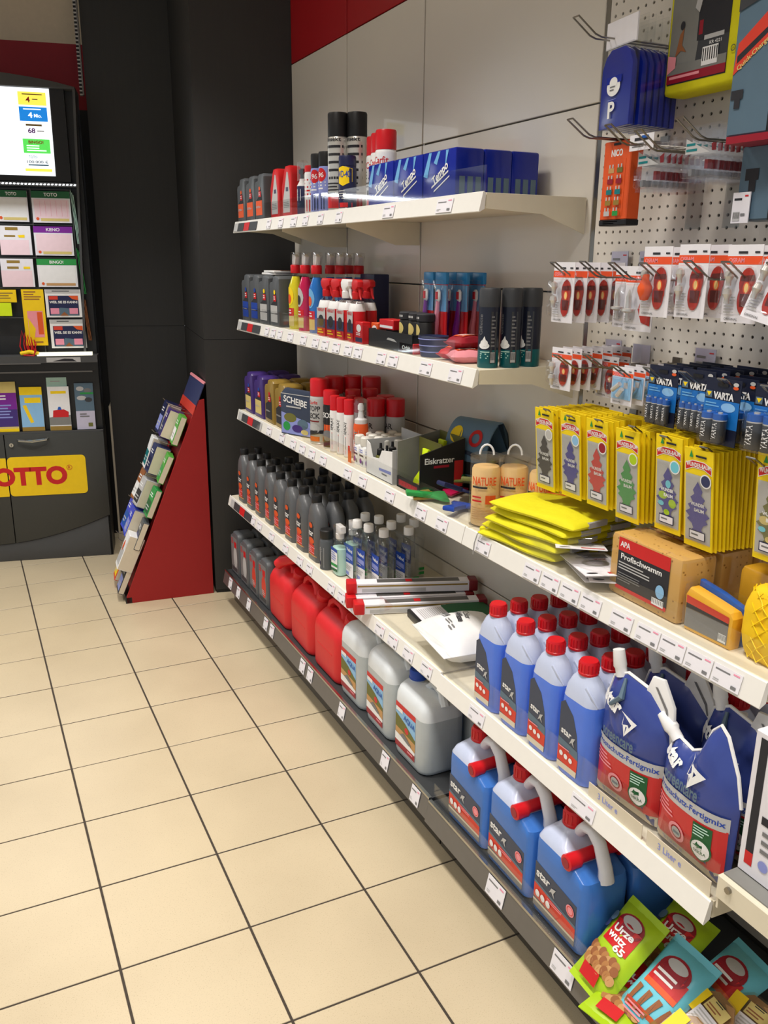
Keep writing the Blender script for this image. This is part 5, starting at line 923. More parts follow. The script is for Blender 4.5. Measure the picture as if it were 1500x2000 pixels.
# ================================================================== the perforated wall
HP = 'wire hooks on the perforated wall'
def hook_mesh():
    mb = MB(); L_ = .265
    mb.tube([(.0, -.009, 0), (-L_+.06, -.009, -.002), (-L_+.045, -.009, .002), (-L_, -.009, .03), (-L_, .009, .03), (-L_+.045, .009, .002), (-L_+.06, .009, -.002), (0, .009, 0)], .0019, 'steel', 6); mb.box(-.006, -.012, -.014, 0, .012, .014, 'steel'); return mb
hk = tag(hook_mesh().build('peg_hook'), 'x', 'hook', HP)
def hooks(spots):
    for i, (y, z, lb_) in enumerate(spots):
        o = hk if hk['label'] == 'x' else hk.copy()
        if o is not hk: COL.objects.link(o)
        o.location = (XW, y, z); o['label'] = lb_
hooks([(-2.986, 2.074, 'wire hook holding the blue parking discs'), (-2.988, 1.884, 'wire hook holding the orange fuse card'), (-3.11, 1.858, 'wire hook holding the left row of clear fuse packs'), (-3.197, 1.838, 'empty looking wire hook between the two rows of fuse packs'), (-3.303, 1.846, 'wire hook holding the right row of clear fuse packs'),
       (-2.959, 1.598, 'wire hook of the leftmost bulb packs, upper row'), (-3.061, 1.60, 'wire hook of the second bulb packs, upper row'), (-3.152, 1.598, 'wire hook of the third bulb packs, upper row'), (-3.243, 1.598, 'wire hook of the fourth bulb packs, upper row'), (-3.357, 1.602, 'wire hook of the fifth bulb packs, upper row'), (-3.445, 1.601, 'wire hook of the sixth bulb packs, upper row'), (-3.54, 1.60, 'wire hook of the last bulb packs, upper row'),
       (-2.99, 1.40, 'wire hook of the leftmost bulb packs, lower row'), (-3.092, 1.411, 'wire hook of the second bulb packs, lower row'), (-3.186, 1.397, 'wire hook of the small pale blue bulb packs'), (-3.279, 1.403, 'wire hook of the left battery packs'), (-3.373, 1.406, 'wire hook of the second battery packs'), (-3.467, 1.404, 'wire hook of the third battery packs'), (-3.56, 1.404, 'wire hook of the right battery packs'),
       (-2.967, 1.274, 'wire hook of the black tree air fresheners'), (-3.053, 1.273, 'wire hook of the blue tree air fresheners'), (-3.149, 1.28, 'wire hook of the red tree air fresheners'), (-3.253, 1.284, 'wire hook of the green tree air fresheners'), (-3.342, 1.28, 'wire hook of the camouflage tree air fresheners'), (-3.444, 1.278, 'wire hook of the dark blue tree air fresheners'), (-3.55, 1.28, 'wire hook of the air fresheners at the right edge')])
# parking discs
def disc(label, front=True):
    t = thing('parking_disc', label, 'parking disc', group='blue parking discs'); w, h = .108, .15
    mb = MB(); mb.prism([(-w/2, 0), (w/2, 0), (w/2, h-.035), (w/2-.012, h-.012), (.024, h), (-.024, h), (-w/2+.012, h-.012), (-w/2, h-.035)], -.006, .006, 'tempo', .001); mb.build('disc', t)
    mb = MB(); mb.box(-w/2, -.0016, h+.004, w/2, .0016, h+.055, 'paper' if front else 'film'); mb.build('header', t)
    mb = MB(); mb.box(-w/2-.002, -.0085, -.003, w/2+.002, .0085, h+.004, 'film'); mb.build('bag', t)
    if front: art_obj('print', [('e', -.004, .078, .024, .018, 'white'), ('r', -.03, .084, .024, .098, 'tempo'), ('e', -.004, .086, .014, .01, 'white'), ('l', -.016, .068, .01, .08, 2, 'midgrey'), ('t', 'P', -.006, .034, .024, .032, 'white', .03), ('l', -.02, .052, .02, .054, 1, 'peri')], t, -.0088)
    return t
d1 = disc('blue parking disc with white P, frontmost on its hook'); d1.location = (.79, -3.02, 1.90); d1.rotation_euler = (0, 0, AISLE-.12)
d2 = disc('', False)
row(d2, [(.811+.019*k, -3.018+.002*k) for k in range(6)], 1.901, ['blue parking disc on the hook, %s behind the front one' % ORD[k] for k in range(6)], 'blue parking discs', .02)
# dog blanket pack, lamp packs
t = thing('boot_liner_pack', 'large bright yellow pack with a dark car photograph, hanging at the top right', 'pack', (.90, -3.165, 1.957), AISLE)
mb = MB(); mb.rbox(-.102, -.028, 0, .102, .03, .33, 'vest', .008); mb.build('cloth', t, sharp=60)
art_obj('print', [('r', -.092, .02, .062, .31, 'darkgrey'), ('p', [(-.092, .05), (-.02, .05), (-.01, .15), (-.06, .2), (-.092, .2)], 'box_grey'), ('p', [(-.02, .09), (.062, .09), (.062, .19), (.0, .18), (-.02, .14)], 'ink'), ('r', -.016, .1, -.006, .125, 'maroon'), ('r', .0, .088, .05, .096, 'lightgrey'), ('t', 'KR 4321', .03, .081, .03, .006, 'white'), ('p', [(-.075, .07), (-.065, .11), (-.055, .12), (-.058, .09), (-.045, .075), (-.06, .08)], 'brown'), ('e', -.06, .125, .006, .008, 'ink'), ('p', [(-.03, .15), (-.02, .19), (-.012, .2), (-.01, .17), (-.018, .14)], 'lightgrey'),
        ('r', -.092, .038, .062, .055, 'box_grey'), ('r', -.092, .022, .062, .038, 'maroon'), ('l', -.085, .025, .05, .036, 1, 'salmon'), ('bar', .0, .042, .04, .075, 'white', 'ink'), ('p', [(-.092, .04), (-.07, .05), (-.07, .07), (-.092, .075)], 'salmon'), ('l', -.08, .24, .04, .3, 4, 'midgrey'), ('ring', .078, .06, .004, .006, 'olive')], t, -.0282)
t = thing('phone_holder_box', 'blue grey box with an orange red banner at the upper right edge', 'box', (.815, -3.405, 1.845), AISLE+.06)
mb = MB(); mb.rbox(-.075, -.03, 0, .075, .03, .34, 'slate', .003, 1); mb.box(.01, -.0306, .0, .0752, .0302, .34, 'black'); mb.build('box', t)
art_obj('print', [('p', [(-.072, .1), (.0, .15), (.0, .2), (-.066, .15)], 'label_red'), ('p', [(-.066, .118), (.0, .162), (.0, .172), (-.066, .13)], 'ink'), ('t', 'Quick-Charge', -.034, .128, .07, .01, 'wheat', .02, .6), ('r', -.07, .06, -.045, .075, 'ink'), ('r', -.062, .045, -.05, .06, 'ink'), ('p', [(-.072, .2), (.0, .22), (.0, .34), (-.074, .34)], 'darkgrey'), ('l', -.06, .3, -.02, .33, 3, 'midgrey')], t, -.0308)
mb = MB(); mb.box(-.07, -.032, -.012, .07, .03, 0, 'maroon'); mb.build('torn_bottom', t)
t = thing('phone_holder_box', 'blue grey box hanging below the banner box at the right edge, with a price card', 'box', (.87, -3.395, 1.705), AISLE)
mb = MB(); mb.rbox(-.075, -.03, 0, .075, .03, .13, 'slate', .003, 1); mb.box(.0, -.0306, .0, .0752, .0302, .13, 'black'); mb.build('box', t); art_obj('print', [('r', -.06, .07, -.03, .09, 'ink'), ('r', -.05, .05, -.035, .07, 'ink')], t, -.0306)
mb = MB(); mb.box(-.078, -.036, -.004, -.038, -.034, .05, 'paper'); art(mb, [('r', -.074, .036, -.056, .04, 'ink'), ('r', -.05, .042, -.042, .045, 'red'), ('bar', -.074, .0, -.058, .016, 'lightgrey', 'ink'), ('l', -.056, .004, -.042, .014, 1, 'midgrey')], -.036); mb.build('price_card', t, fix=False)
# fuse card
t = thing('fuse_card', 'orange card of coloured car fuses with a black foot', 'fuse card', (.815, -3.005, 1.706), AISLE)
mb = MB(); mb.rbox(-.043, -.001, .012, .043, .034, .172, 'orange', .002, 1); mb.rbox(-.0445, -.002, 0, .0445, .035, .013, 'black', .002, 1); mb.build('case', t)
fz = [('t', 'NICO', 0, .148, .036, .014, 'white', .04), ('r', -.03, .02, .03, .135, 'orange'), ('r', -.012, .163, .012, .168, 'black'), ('l', -.03, .002, .03, .01, 2, 'lightgrey')]
for r_, (c1, c2) in enumerate([('tan', 'olive'), ('maroon', 'maroon'), ('teal', 'teal'), ('gold', 'gold'), ('lightgrey', 'green')]):
    for s, m in ((-1, c1), (1, c2)): fz += [('r', s*.014-.009, .108-.022*r_, s*.014+.009, .118-.022*r_, m), ('r', s*.014-.007, .118-.022*r_, s*.014-.003, .125-.022*r_, 'lightgrey'), ('r', s*.014+.003, .118-.022*r_, s*.014+.007, .125-.022*r_, 'lightgrey')]
art_obj('print', fz, t, -.001)
def fuse(label):
    t = thing('fuse_pack', label, 'fuse pack', group='clear fuse packs'); mb = MB(); mb.box(-.045, -.0006, 0, .045, .0006, .1, 'blister'); mb.build('card', t)
    art_obj('print', [('p', [(-.042, .05), (.02, .05), (-.042, .078)], 'lightgrey'), ('p', [(.024, .052), (.034, .052), (.034, .07), (.022, .064)], 'deep_red'), ('l', -.04, .05, -.01, .07, 2, 'teal')], t, -.0006)
    mb = MB(); mb.rbox(-.04, -.014, .006, .04, -.0008, .045, 'blister', .005); mb.box(.02, -.012, .02, .028, -.002, .036, 'deep_red'); mb.box(-.02, -.01, .01, -.012, -.002, .022, 'midgrey'); mb.build('blister', t); return t
fu = fuse(''); row(fu, [(.80+.017*k, -3.13+.001*k) for k in range(8)], 1.768, ['clear fuse pack in the left row, %s from the front' % ORD[k] for k in range(8)], 'clear fuse packs in the left row', .04)
row(dup(fu, (0, 0, 0)), [(.80+.017*k, -3.262+.001*k) for k in range(9)], 1.778, ['clear fuse pack in the right row, %s from the front' % ORD[k] for k in range(9)], 'clear fuse packs in the right row', .04)
t = thing('fuse_header', 'white header card with small print above the left row of fuse packs', 'card', (.79, -3.105, 1.848), AISLE+.02); mb = MB(); mb.box(-.034, -.0006, 0, .034, .0006, .03, 'paper'); art(mb, [('r', -.02, .018, .02, .024, 'ink'), ('l', -.026, .004, .026, .014, 2, 'midgrey'), ('r', .0, .022, .02, .027, 'cobalt')], -.0006); mb.build('card', t, fix=False)
for k, (y, z) in enumerate([(-3.095, 1.70), (-3.20, 1.70)]):
    mb = MB(); mb.box(XW-.003, y-.022, z, XW-.002, y+.022, z+.105, 'grey_strip'); tag(mb.build('clear_strip'), 'translucent grey strip flat on the perforated wall below the fuse packs, '+['left', 'right'][k], 'strip', 'grey strips on the perforated wall')
# price cards in clear holders on the wall
pcd = [(-2.88, 1.611, 'leftmost, upper row'), (-2.978, 1.611, 'second, upper row'), (-3.07, 1.611, 'third, upper row'), (-3.188, 1.61, 'fourth, upper row'), (-3.272, 1.608, 'fifth, upper row'), (-2.883, 1.403, 'with a bar code, left in the lower row'), (-2.983, 1.40, 'blank, middle of the lower row'), (-3.18, 1.408, 'right in the lower row')]
for k, (y, z, lb_) in enumerate(pcd):
    t = thing('price_card', 'lilac price card on the perforated wall, '+lb_, 'price card', (.952, y, z), AISLE, 'price cards on the perforated wall'); mb = MB(); mb.box(-.029, -.0008, 0, .029, .0008, .044, 'lilac'); mb.build('card', t)
    if k != 6: art_obj('print', [('l', -.024, .018, .014, .03, 1, 'midgrey'), ('r', .012, .034, .024, .037, 'red')]+([('bar', -.024, .003, -.006, .016, 'lightgrey', 'midgrey')] if k in (5, 7) else []), t, -.0008)
    mb = MB(); mb.box(-.031, -.002, -.002, .031, -.001, .046, 'blister'); mb.box(.029, -.002, -.004, .031, .008, .046, 'film'); mb.build('holder', t)
# bulbs
def bulb(label, w=.075, h=.132, kind=0):
    t = thing('bulb_pack', label, 'bulb pack', group='car bulb packs'); mb = MB(); mb.box(-w/2, -.0007, 0, w/2, .0007, h, 'paper'); mb.build('card', t)
    k = h/.132; it = [('r', -w/2, .099*k, w/2, .113*k, 'osram'), ('t', 'OSRAM', -w*.22, .106*k, w*.45, .008, 'salmon', .02), ('r', -.014, .117*k, .006, .121*k, 'ink'), ('r', w*.28, .118*k, w*.42, .121*k, 'ink'), ('t', 'ORIGINAL', -w*.2, .006, w*.4, .004, 'midgrey')]
    if kind == 0: it += [('e', w*.17, .068*k, w*.23, .026*k, 'bulb_red'), ('e', w*.13, .04*k, w*.2, .026*k, 'bulb_red'), ('r', -w*.02, .04*k, w*.36, .07*k, 'bulb_red'), ('p', [(w*.02, .028*k), (w*.28, .028*k), (w*.33, .05*k), (.0, .05*k)], 'bulb_dark'), ('p', [(-w*.02, .072*k), (w*.38, .072*k), (w*.36, .082*k), (w*.0, .08*k)], 'bulb_dark'), ('e', w*.17, .06*k, w*.1, .010*k, 'orange'), ('e', w*.17, .06*k, w*.06, .008*k, 'glow'), ('l', -w*.42, .014, -w*.08, .045*k, 6, 'lightgrey')]
    elif kind == 1: it += [('p', [(w*.45, .012), (w*.45, .09*k), (w*.2, .08*k), (.0, .045*k), (w*.15, .018)], 'bulb_red'), ('l', -w*.45, .014, -w*.1, .03, 3, 'lightgrey')]
    else: it += [('r', -w*.46, .012, w*.46, .096*k, 'skyprint'), ('r', w*.1, .06*k, w*.3, .08*k, 'lightgrey')]
    art_obj('print', it, t, -.0007)
    mb = MB()
    if kind == 0:
        for zc in ((.075*k, .045*k) if h > .1 else (.068*k, .03*k)): mb.lathe([(.001, zc-.012), (.005, zc-.012), (.005, zc-.004), (.009, zc+.004), (.007, zc+.012), (.001, zc+.015)], 'silver', 12, -w*.24, -.013)
    elif kind == 1: mb.lathe([(.001, .02), (.004, .02), (.005, .036), (.014, .04), (.014, .044), (.006, .046), (.006, .07*k), (.001, .085*k)], 'silver', 12, -w*.2, -.012)
    else: mb.tube([(-.016, -.012, .03), (.006, -.012, .045)], .005, 'silver', 10); mb.tube([(.0, -.012, .02), (.014, -.012, .035)], .005, 'silver', 10)
    mb.build('bulb', t); mb = MB(); mb.rbox(-w*.44, -.024, .014, w*.44, -.001, .096*k, 'blister', .008); mb.build('blister', t); return t
def stack(proto, spots, z, wd, grp, tilt=(0,)):
    row(proto, spots, z, [wd+', '+('frontmost' if k == 0 else ORD[k]+' from the front') for k in range(len(spots))], grp, .02)
b0 = bulb(''); stack(b0, [(.74+.034*k, -2.947-.001*k) for k in range(5)], 1.497, 'red bulb pack on the leftmost hook of the upper row', 'leftmost bulb packs, upper row')
bb = bulb('', .085, .13, 1); stack(bb, [(.775, -3.155), (.82, -3.068)], 1.492, 'larger bulb pack hanging low with a big headlamp bulb', 'headlamp bulb packs')
def amber(o):  # amber bulb pair of the third hook
    mb = MB(); mb.lathe([(.001, .03), (.008, .032), (.014, .048), (.014, .056), (.007, .07), (.007, .08), (.001, .081)], 'orange', 14, -.014, -.014); mb.build('amber_bulb', o)
stack(dup(b0, (0, 0, 0)), [(.735, -3.242), (.79, -3.243), (.84, -3.243)], 1.527, 'bulb pack on the fourth hook of the upper row', 'bulb packs on the fourth hook')
amber([o for o in COL.objects if o.get('label', '') == 'bulb pack on the fourth hook of the upper row, frontmost'][0])
stack(dup(b0, (0, 0, 0)), [(.74, -3.33), (.79, -3.331), (.84, -3.332), (.89, -3.333)], 1.53, 'bulb pack on the fifth hook of the upper row', 'bulb packs on the fifth hook')
stack(dup(b0, (0, 0, 0)), [(.74, -3.447), (.80, -3.447), (.86, -3.447)], 1.528, 'bulb pack on the sixth hook of the upper row', 'bulb packs on the sixth hook')
o = dup(b0, (.71, -3.515, 1.535), (-.25, .2, AISLE), 'tilted bulb pack at the far right end of the upper row', 'bulb packs on the last hook')
b3 = bulb('', .072, .095, 0); stack(b3, [(.74+.027*k, -2.958-.002*k) for k in range(7)], 1.346, 'small red bulb pack on the leftmost hook of the lower row', 'leftmost bulb packs, lower row')
stack(dup(b3, (0, 0, 0)), [(.84, -3.0), (.87, -3.0)], 1.328, 'small bulb pack on the second hook of the lower row', 'second bulb packs, lower row')
b4 = bulb('', .064, .078, 2); stack(b4, [(.735+.03*k, -3.172-.001*k) for k in range(5)], 1.343, 'pale blue small bulb pack in the lower row', 'pale blue bulb packs')
# batteries
def batt(label, n, r, h, w=.08):
    t = thing('battery_pack', label, 'battery pack', group='navy battery packs'); H_ = .117
    mb = MB(); mb.box(-w/2, -.0007, 0, w/2, .0007, H_, 'varta_dark'); mb.build('card', t)
    art_obj('print', [('r', -w/2, .03, w/2, .079, 'varta_blue'), ('r', -w/2, .0, w/2, .03, 'varta_dark'), ('e', w*.2, .068, w*.2, .008, 'skyprint'), ('l', -w*.45, .064, -w*.05, .074, 2, 'sky'), ('t', 'VARTA', w*.045, .087, w*.58, .013, 'white', .05), ('p', [(-w*.46, .082), (-w*.28, .082), (-w*.28, .094), (-w*.46, .094)], 'slate'), ('p', [(-w*.44, .092), (-w*.3, .092), (-w*.37, .084)], 'yellow'), ('r', -.012, .104, .012, .11, 'black'), ('e', w*.37, .104, .006, .003, 'orange'), ('e', w*.37, .11, .006, .0035, 'lightgrey')], t, -.0007)
    for k in range(n):
        x = (k-(n-1)/2)*(2*r+.0012); mb = MB(); mb.lathe([(r*.98, .008), (r, .0085), (r, .008+h*.76), (r, .008+h*.78), (r, .008+h*.8), (r, .008+h), (r*.35, .008+h), (r*.33, .0105+h), (.0005, .0106+h)], ['cab_side', 'darkgrey', 'silver', 'silver', 'cobalt', 'cobalt', 'silver', 'silver'], 14, x, -r-.002)
        art(mb, [('t', 'VARTA', 0, .008+h*.4, h*.6, r*.8, 'white', .02, PI/2)], lambda X, Z, x=x: -r-.002-math.sqrt(max(0, r*r-(X-x)**2)), ox=x); mb.build('battery', t)
    mb = MB(); q = n*(r+.0006)+.001; mb.rbox(-q, -2*r-.004, .003, q, -.001, .014+h, 'blister', .006); mb.build('blister', t); return t
ba = batt('', 4, .0072, .046); stack(ba, [(.74+.034*k, -3.283-.001*k) for k in range(5)], 1.318, 'navy battery pack with four thin cells on the left hook', 'battery packs on the left hook')
stack(dup(ba, (0, 0, 0)), [(.74+.034*k, -3.373-.001*k) for k in range(5)], 1.32, 'navy battery pack with four cells on the second hook', 'battery packs on the second hook')
bc = batt('', 2, .0125, .05); stack(bc, [(.715+.04*k, -3.457-.001*k) for k in range(4)], 1.315, 'navy battery pack with two fat cells on the third hook', 'battery packs on the third hook')
bd = batt('', 2, .016, .06); stack(bd, [(.73+.045*k, -3.555) for k in range(3)], 1.315, 'navy battery pack with two large cells at the right edge', 'battery packs at the right edge')
# tree air fresheners
TREE = [(-.026, .052), (-.02, .058), (-.03, .066), (-.018, .074), (-.024, .082), (-.012, .09), (-.018, .098), (-.008, .106), (-.012, .113), (0, .132), (.012, .113), (.008, .106), (.018, .098), (.012, .09), (.024, .082), (.018, .074), (.03, .066), (.02, .058), (.026, .052), (.014, .045), (.01, .036), (.016, .03), (-.016, .03), (-.01, .036), (-.014, .045)]
def freshener(label, col, icon, camo=None, w=.07, h=.195):
    t = thing('air_freshener', label, 'air freshener', group='tree air fresheners'); mb = MB(); mb.box(-w/2, -.0014, 0, w/2, .0014, h, 'card_yellow'); mb.build('card', t)
    it = [('r', -w/2+.004, .012, w/2-.004, .145, 'lightgrey'), ('p', [(-w/2+.003, .15), (-w*.2, .158), (w*.2, .158), (w/2-.003, .15), (w/2-.003, .166), (w*.2, .173), (-w*.2, .173), (-w/2+.003, .166)], 'white'), ('p', [(-w/2+.004, .152), (-w*.2, .1595), (w*.2, .1595), (w/2-.004, .152), (w/2-.004, .1645), (w*.2, .1715), (-w*.2, .1715), (-w/2+.004, .1645)], 'red'), ('t', 'WUNDER-BAUM', 0, .1645, w*.84, .0085, 'white', .03), ('p', [(-.022, .178), (-.012, .178), (-.014, .183), (-.017, .192), (-.02, .183)], 'green'), ('r', -.006, .18, .02, .184, 'ink'),
          ('p', [(x, z*.98+.004) for x, z in TREE], col)]
    if camo: it += [('e', -.012, .075, .012, .008, camo), ('e', .014, .062, .01, .009, camo), ('e', .002, .1, .007, .008, 'aqua'), ('e', -.016, .058, .008, .005, 'aqua'), ('e', .0, .042, .008, .006, camo)]
    it += [('t', 'WUNDER', .0, .088, .034, .007, 'white', .03), ('t', 'BAUM', .004, .077, .024, .007, 'white', .03), ('r', -.02, .018, .02, .036, 'navy' if icon != 'red' else 'red'), ('r', -.018, .02, .018, .034, 'paper'), ('l', -.014, .023, .014, .03, 1, 'midgrey'), ('e', .02, .138, .0135, .0135, 'white'), ('e', .02, .138, .011, .011, icon)]
    art_obj('print', it, t, -.0014); mb = MB(); mb.box(-w/2+.003, -.004, .01, w/2-.003, -.0034, .147, 'film'); mb.build('film', t); return t
mb = MB(); mb.box(-.035, -.0014, 0, .035, .0014, .195, 'card_yellow'); plain = tag(mb.build('air_freshener'), 'x', 'air freshener', 'x')
def fstack(y, z, x0, n, pitch, word, col, icon, camo=None, tilt=.10, w=1):
    f = freshener('%s tree air freshener on yellow card, frontmost of its hook' % word, col, icon, camo); f.location = (x0, y, z); f.rotation_euler = (tilt, 0, AISLE); f['group'] = word+' tree air fresheners'; R = .195
    for k in range(1, n):
        tk = tilt*(1-k/n); o = plain if plain['label'] == 'x' else plain.copy()
        if o is not plain: COL.objects.link(o)
        dx = pitch*k; top = x0+math.sin(tilt)*R+dx   # the cards hang from the hook by their tops
        o.location = (top-math.sin(tk)*R, y-.0006*k+random.uniform(-.001, .001), z+random.uniform(-.0015, .001)); o.rotation_euler = (tk, 0, AISLE)
        o['label'] = 'yellow carded air freshener behind the %s tree one, %s from the front' % (word, (ORD+['twenty first', 'twenty second', 'twenty third', 'twenty fourth', 'twenty fifth'])[k]); o['group'] = word+' tree air fresheners'
fstack(-2.95, 1.108, .725, 14, .009, 'black', 'ink', 'lightgrey'); fstack(-3.047, 1.112, .725, 9, .010, 'navy', 'tree_blue', 'skyprint'); fstack(-3.138, 1.113, .725, 9, .010, 'red', 'red', 'maroon'); fstack(-3.234, 1.108, .725, 14, .010, 'green', 'green', 'lime'); fstack(-3.345, 1.115, .73, 11, .010, 'camouflage', 'tree_blue', 'aqua', 'lime'); fstack(-3.432, 1.108, .725, 24, .0085, 'dark blue', 'tree_blue', 'dusk', tilt=.13); fstack(-3.58, 1.125, .74, 8, .010, 'olive camouflage', 'olive', 'tan', 'wheat')
# ================================================================== lottery terminal cabinet (turned like the dark wall)
CAB = thing('lottery_cabinet', 'dark grey lottery cabinet with a yellow sign, slip racks and a screen', 'cabinet', un(0, .73), UA)
X0, X1 = -1.72, -.54
mb = MB(); mb.box(X0, .05, .0, X1-.003, .20, 2.44, 'cab_dark'); mb.box(X1-.012, 0, .0, X1, .20, .72, 'cab_dark'); mb.build('carcass', CAB)
mb = MB()   # gently arched crown
pts = [(X0+k*(X1-X0)/12, 2.44+.06*math.sin(PI*k/12)**.8) for k in range(13)]
mb.prism([(X0, 2.43), (X1, 2.43)]+pts[::-1], -.02, .2, 'cab_side', .004); mb.build('crown', CAB)
mb = MB(); mb.prism([(X1-.066, 1.11), (X1-.054, 1.11), (X1+.0, 2.44), (X1-.012, 2.44)], -.01, .19, 'cab_side'); mb.build('side_rim', CAB)
# doors with a curved plinth line
def zp(x): t_ = max(0, (x+1.14)/.6); return .1+.14*t_**1.8
SE = -1.0515
for xa, xb in ((X0, SE-.0025), (SE+.0025, X1)):
    low = [(xa+(xb-xa)*k/10, zp(xa+(xb-xa)*k/10)+.0015) for k in range(11)]
    mb = MB(); mb.prism(low+[(xb, .717), (xa, .717)], -.006, .02, 'cab', .001); d = mb.build('door', CAB)
    if xb > -1:
        mb = MB(); mb.tube([(-.985, -.006, .687), (-.975, -.022, .684), (-.905, -.03, .680), (-.835, -.022, .687), (-.826, -.006, .690)], [.004, .006, .0075, .006, .004], 'chrome', 8); mb.build('handle', d)
        mb = MB(); mb.tube([(-1.017, -.012, .659), (-1.017, -.004, .659)], .011, 'chrome', 14); mb.box(-1.0185, -.0135, .654, -1.0155, -.0115, .664, 'black'); mb.build('lock', d)
low = [(X0+(X1-X0)*k/16, zp(X0+(X1-X0)*k/16)-.0015) for k in range(17)]
mb = MB(); mb.prism([(X0, 0), (X1, 0)]+low[::-1], 0, .02, 'cab_side', .001); mb.build('plinth', CAB)
# sign
def rrp(x0, z0, x1, z1, r, n=5):
    out = []
    for cx, cz, a0 in ((x1-r, z0+r, -PI/2), (x1-r, z1-r, 0), (x0+r, z1-r, PI/2), (x0+r, z0+r, PI)): out += [(cx+r*math.cos(a0+PI/2*k/n), cz+r*math.sin(a0+PI/2*k/n)) for k in range(n+1)]
    return out
mb = MB(); mb.prism(rrp(-1.46, .374, SE-.003, .588, .004), -.0085, -.006, 'lotto_yellow'); mb.prism(rrp(SE+.003, .374, -.646, .592, .022), -.0085, -.006, 'lotto_yellow')
art(mb, [('t', 'LOTTO', -.967, .483, .44, .104, 'red', .05), ('t', 'R', -.733, .524, .012, .016, 'red'), ('ring', -.733, .524, .0125, .0148, 'red')], -.0085); mb.build('sign', CAB)
# racks
mb = MB(); mb.box(X0, .0, .715, X1, .012, .728, 'cab_side'); mb.box(X0, .04, .728, X1-.004, .052, 1.05, 'cab_dark'); mb.box(X0, -.002, 1.042, X1-.03, .05, 1.05, 'alu'); mb.box(X0, .002, 1.05, X1, .05, 1.10, 'cab_dark'); mb.build('leaflet_rack', CAB)
mb = MB(); mb.box(X0, -.06, 1.10, X1+.005, .06, 1.136, 'cab_side'); mb.box(X0, -.06, 1.095, -.82, -.058, 1.10, 'alu'); mb.build('ledge', CAB)
mb = MB(); mb.box(-.835, -.055, 1.136, -.56, -.015, 1.152, 'lit_strip'); mb.build('light_strip', CAB)
mb = MB(); mb.box(-.79, -.0605, 1.103, -.62, -.0595, 1.128, 'lightgrey'); art(mb, [('p', [(-.76, .108+1), (-.7, .122+1), (-.66, .12+1), (-.64, .106+1)], 'ink')], -.0605); mb.build('ledge_card', CAB)
mb = MB()
for z in (1.965, 1.795, 1.632, 1.48, 1.33): mb.box(X0, .02, z-.004, X1-.07, .05, z, 'cab_side')
for x in (-.80, -.605): mb.box(x-.003, .025, 1.14, x+.003, .05, 1.97, 'cab_side')
mb.build('slip_rack', CAB)
mb = MB()
for k in range(64):
    if X0+.018*k < -.58: mb.prism([(X0+.018*k, 1.984), (X0+.018*k+.009, 1.983), (X0+.018*k+.013, 1.989), (X0+.018*k+.004, 1.990)], .0, .012, 'led')
mb.box(X0, .004, 1.976, -.565, .03, 1.996, 'cab_side'); mb.build('led_strip', CAB)
# screen
mb = MB(); mb.box(X0, .0, 2.0, X1-.055, .04, 2.45, 'black'); mb.build('screen_frame', CAB)
mb = MB(); mb.prism([(-1.45, 2.026), (-.667, 2.026), (-.663, 2.428), (-1.45, 2.428)], -.004, .0, 'screen_white')
S_ = [('r', -.81, 2.35, -.68, 2.41, 'screen_yellow'), ('t', '4', -.765, 2.375, .02, .026, 'red'), ('l', -.745, 2.37, -.70, 2.38, 1, 'tan'), ('l', -.79, 2.392, -.69, 2.402, 1, 'brown'), ('r', -.81, 2.277, -.68, 2.342, 'screen_blue'), ('t', '4', -.76, 2.305, .02, .026, 'screen_white', .03), ('t', 'Mio.', -.725, 2.303, .035, .016, 'screen_white'), ('l', -.79, 2.325, -.7, 2.335, 1, 'screen_white'),
      ('r', -.785, 2.255, -.71, 2.264, 'gold'), ('t', '68', -.76, 2.234, .034, .024, 'violet', .03), ('l', -.735, 2.226, -.695, 2.236, 1, 'lightgrey'), ('r', -.806, 2.13, -.68, 2.196, 'screen_green'), ('t', 'BINGO!', -.745, 2.181, .07, .014, 'red', .03), ('l', -.79, 2.135, -.69, 2.168, 3, 'screen_white'), ('t', 'TOTO', -.765, 2.112, .04, .012, 'aqua'), ('t', '100.000 €', -.745, 2.09, .1, .014, 'slate'), ('l', -.79, 2.065, -.69, 2.08, 1, 'skyprint'), ('r', -.806, 2.045, -.68, 2.058, 'screen_yellow')]
art(mb, S_, -.004, eps=.0006); mb.build('screen', CAB, fix=False)
def uw(x, y, z): return un(x, .73+y, z)
def slip(label, x0, z0, x1, z1, items, m='paper', name='playslip_holder', y=.012):
    w, h = x1-x0, z1-z0; t = thing(name, label, 'playslips', uw((x0+x1)/2, y, z0), UA, 'playslip stacks on the lottery cabinet'); mb = MB(); mb.box(-w/2, -.004, 0, w/2, .006, h, m); mb.build('slips', t); art_obj('print', items(w, h), t, -.004); return t
def hd(top, word, body, foot='wheat', lines=None):
    def f(w, h):
        it = [('r', -w/2, h*.78, w/2, h, top)]
        if word: it += [('t', word, 0, h*.89, w*.35, h*.11, 'white', .02)]
        it += [('r', -w*.45, h*.12, w*.46, h*.74, body), ('r', -w*.3, h*.05, w*.44, h*.14, foot), ('e', -w*.38, h*.12, h*.05, h*.05, 'orange')]
        if lines: it += [('r', -w*.3+w*.14*k, h*.2, -w*.3+w*.14*k+.001, h*.7, lines) for k in range(6)]
        return it
    return f
slip('green headed pool slips, left, top row of the lottery rack', -.965, 1.805, -.815, 1.955, hd('darkgreen', 'TOTO', 'white')); slip('green headed pool slips with red columns, right, top row of the lottery rack', -.795, 1.803, -.61, 1.955, hd('darkgreen', 'TOTO', 'slip_pink', lines='pink'))
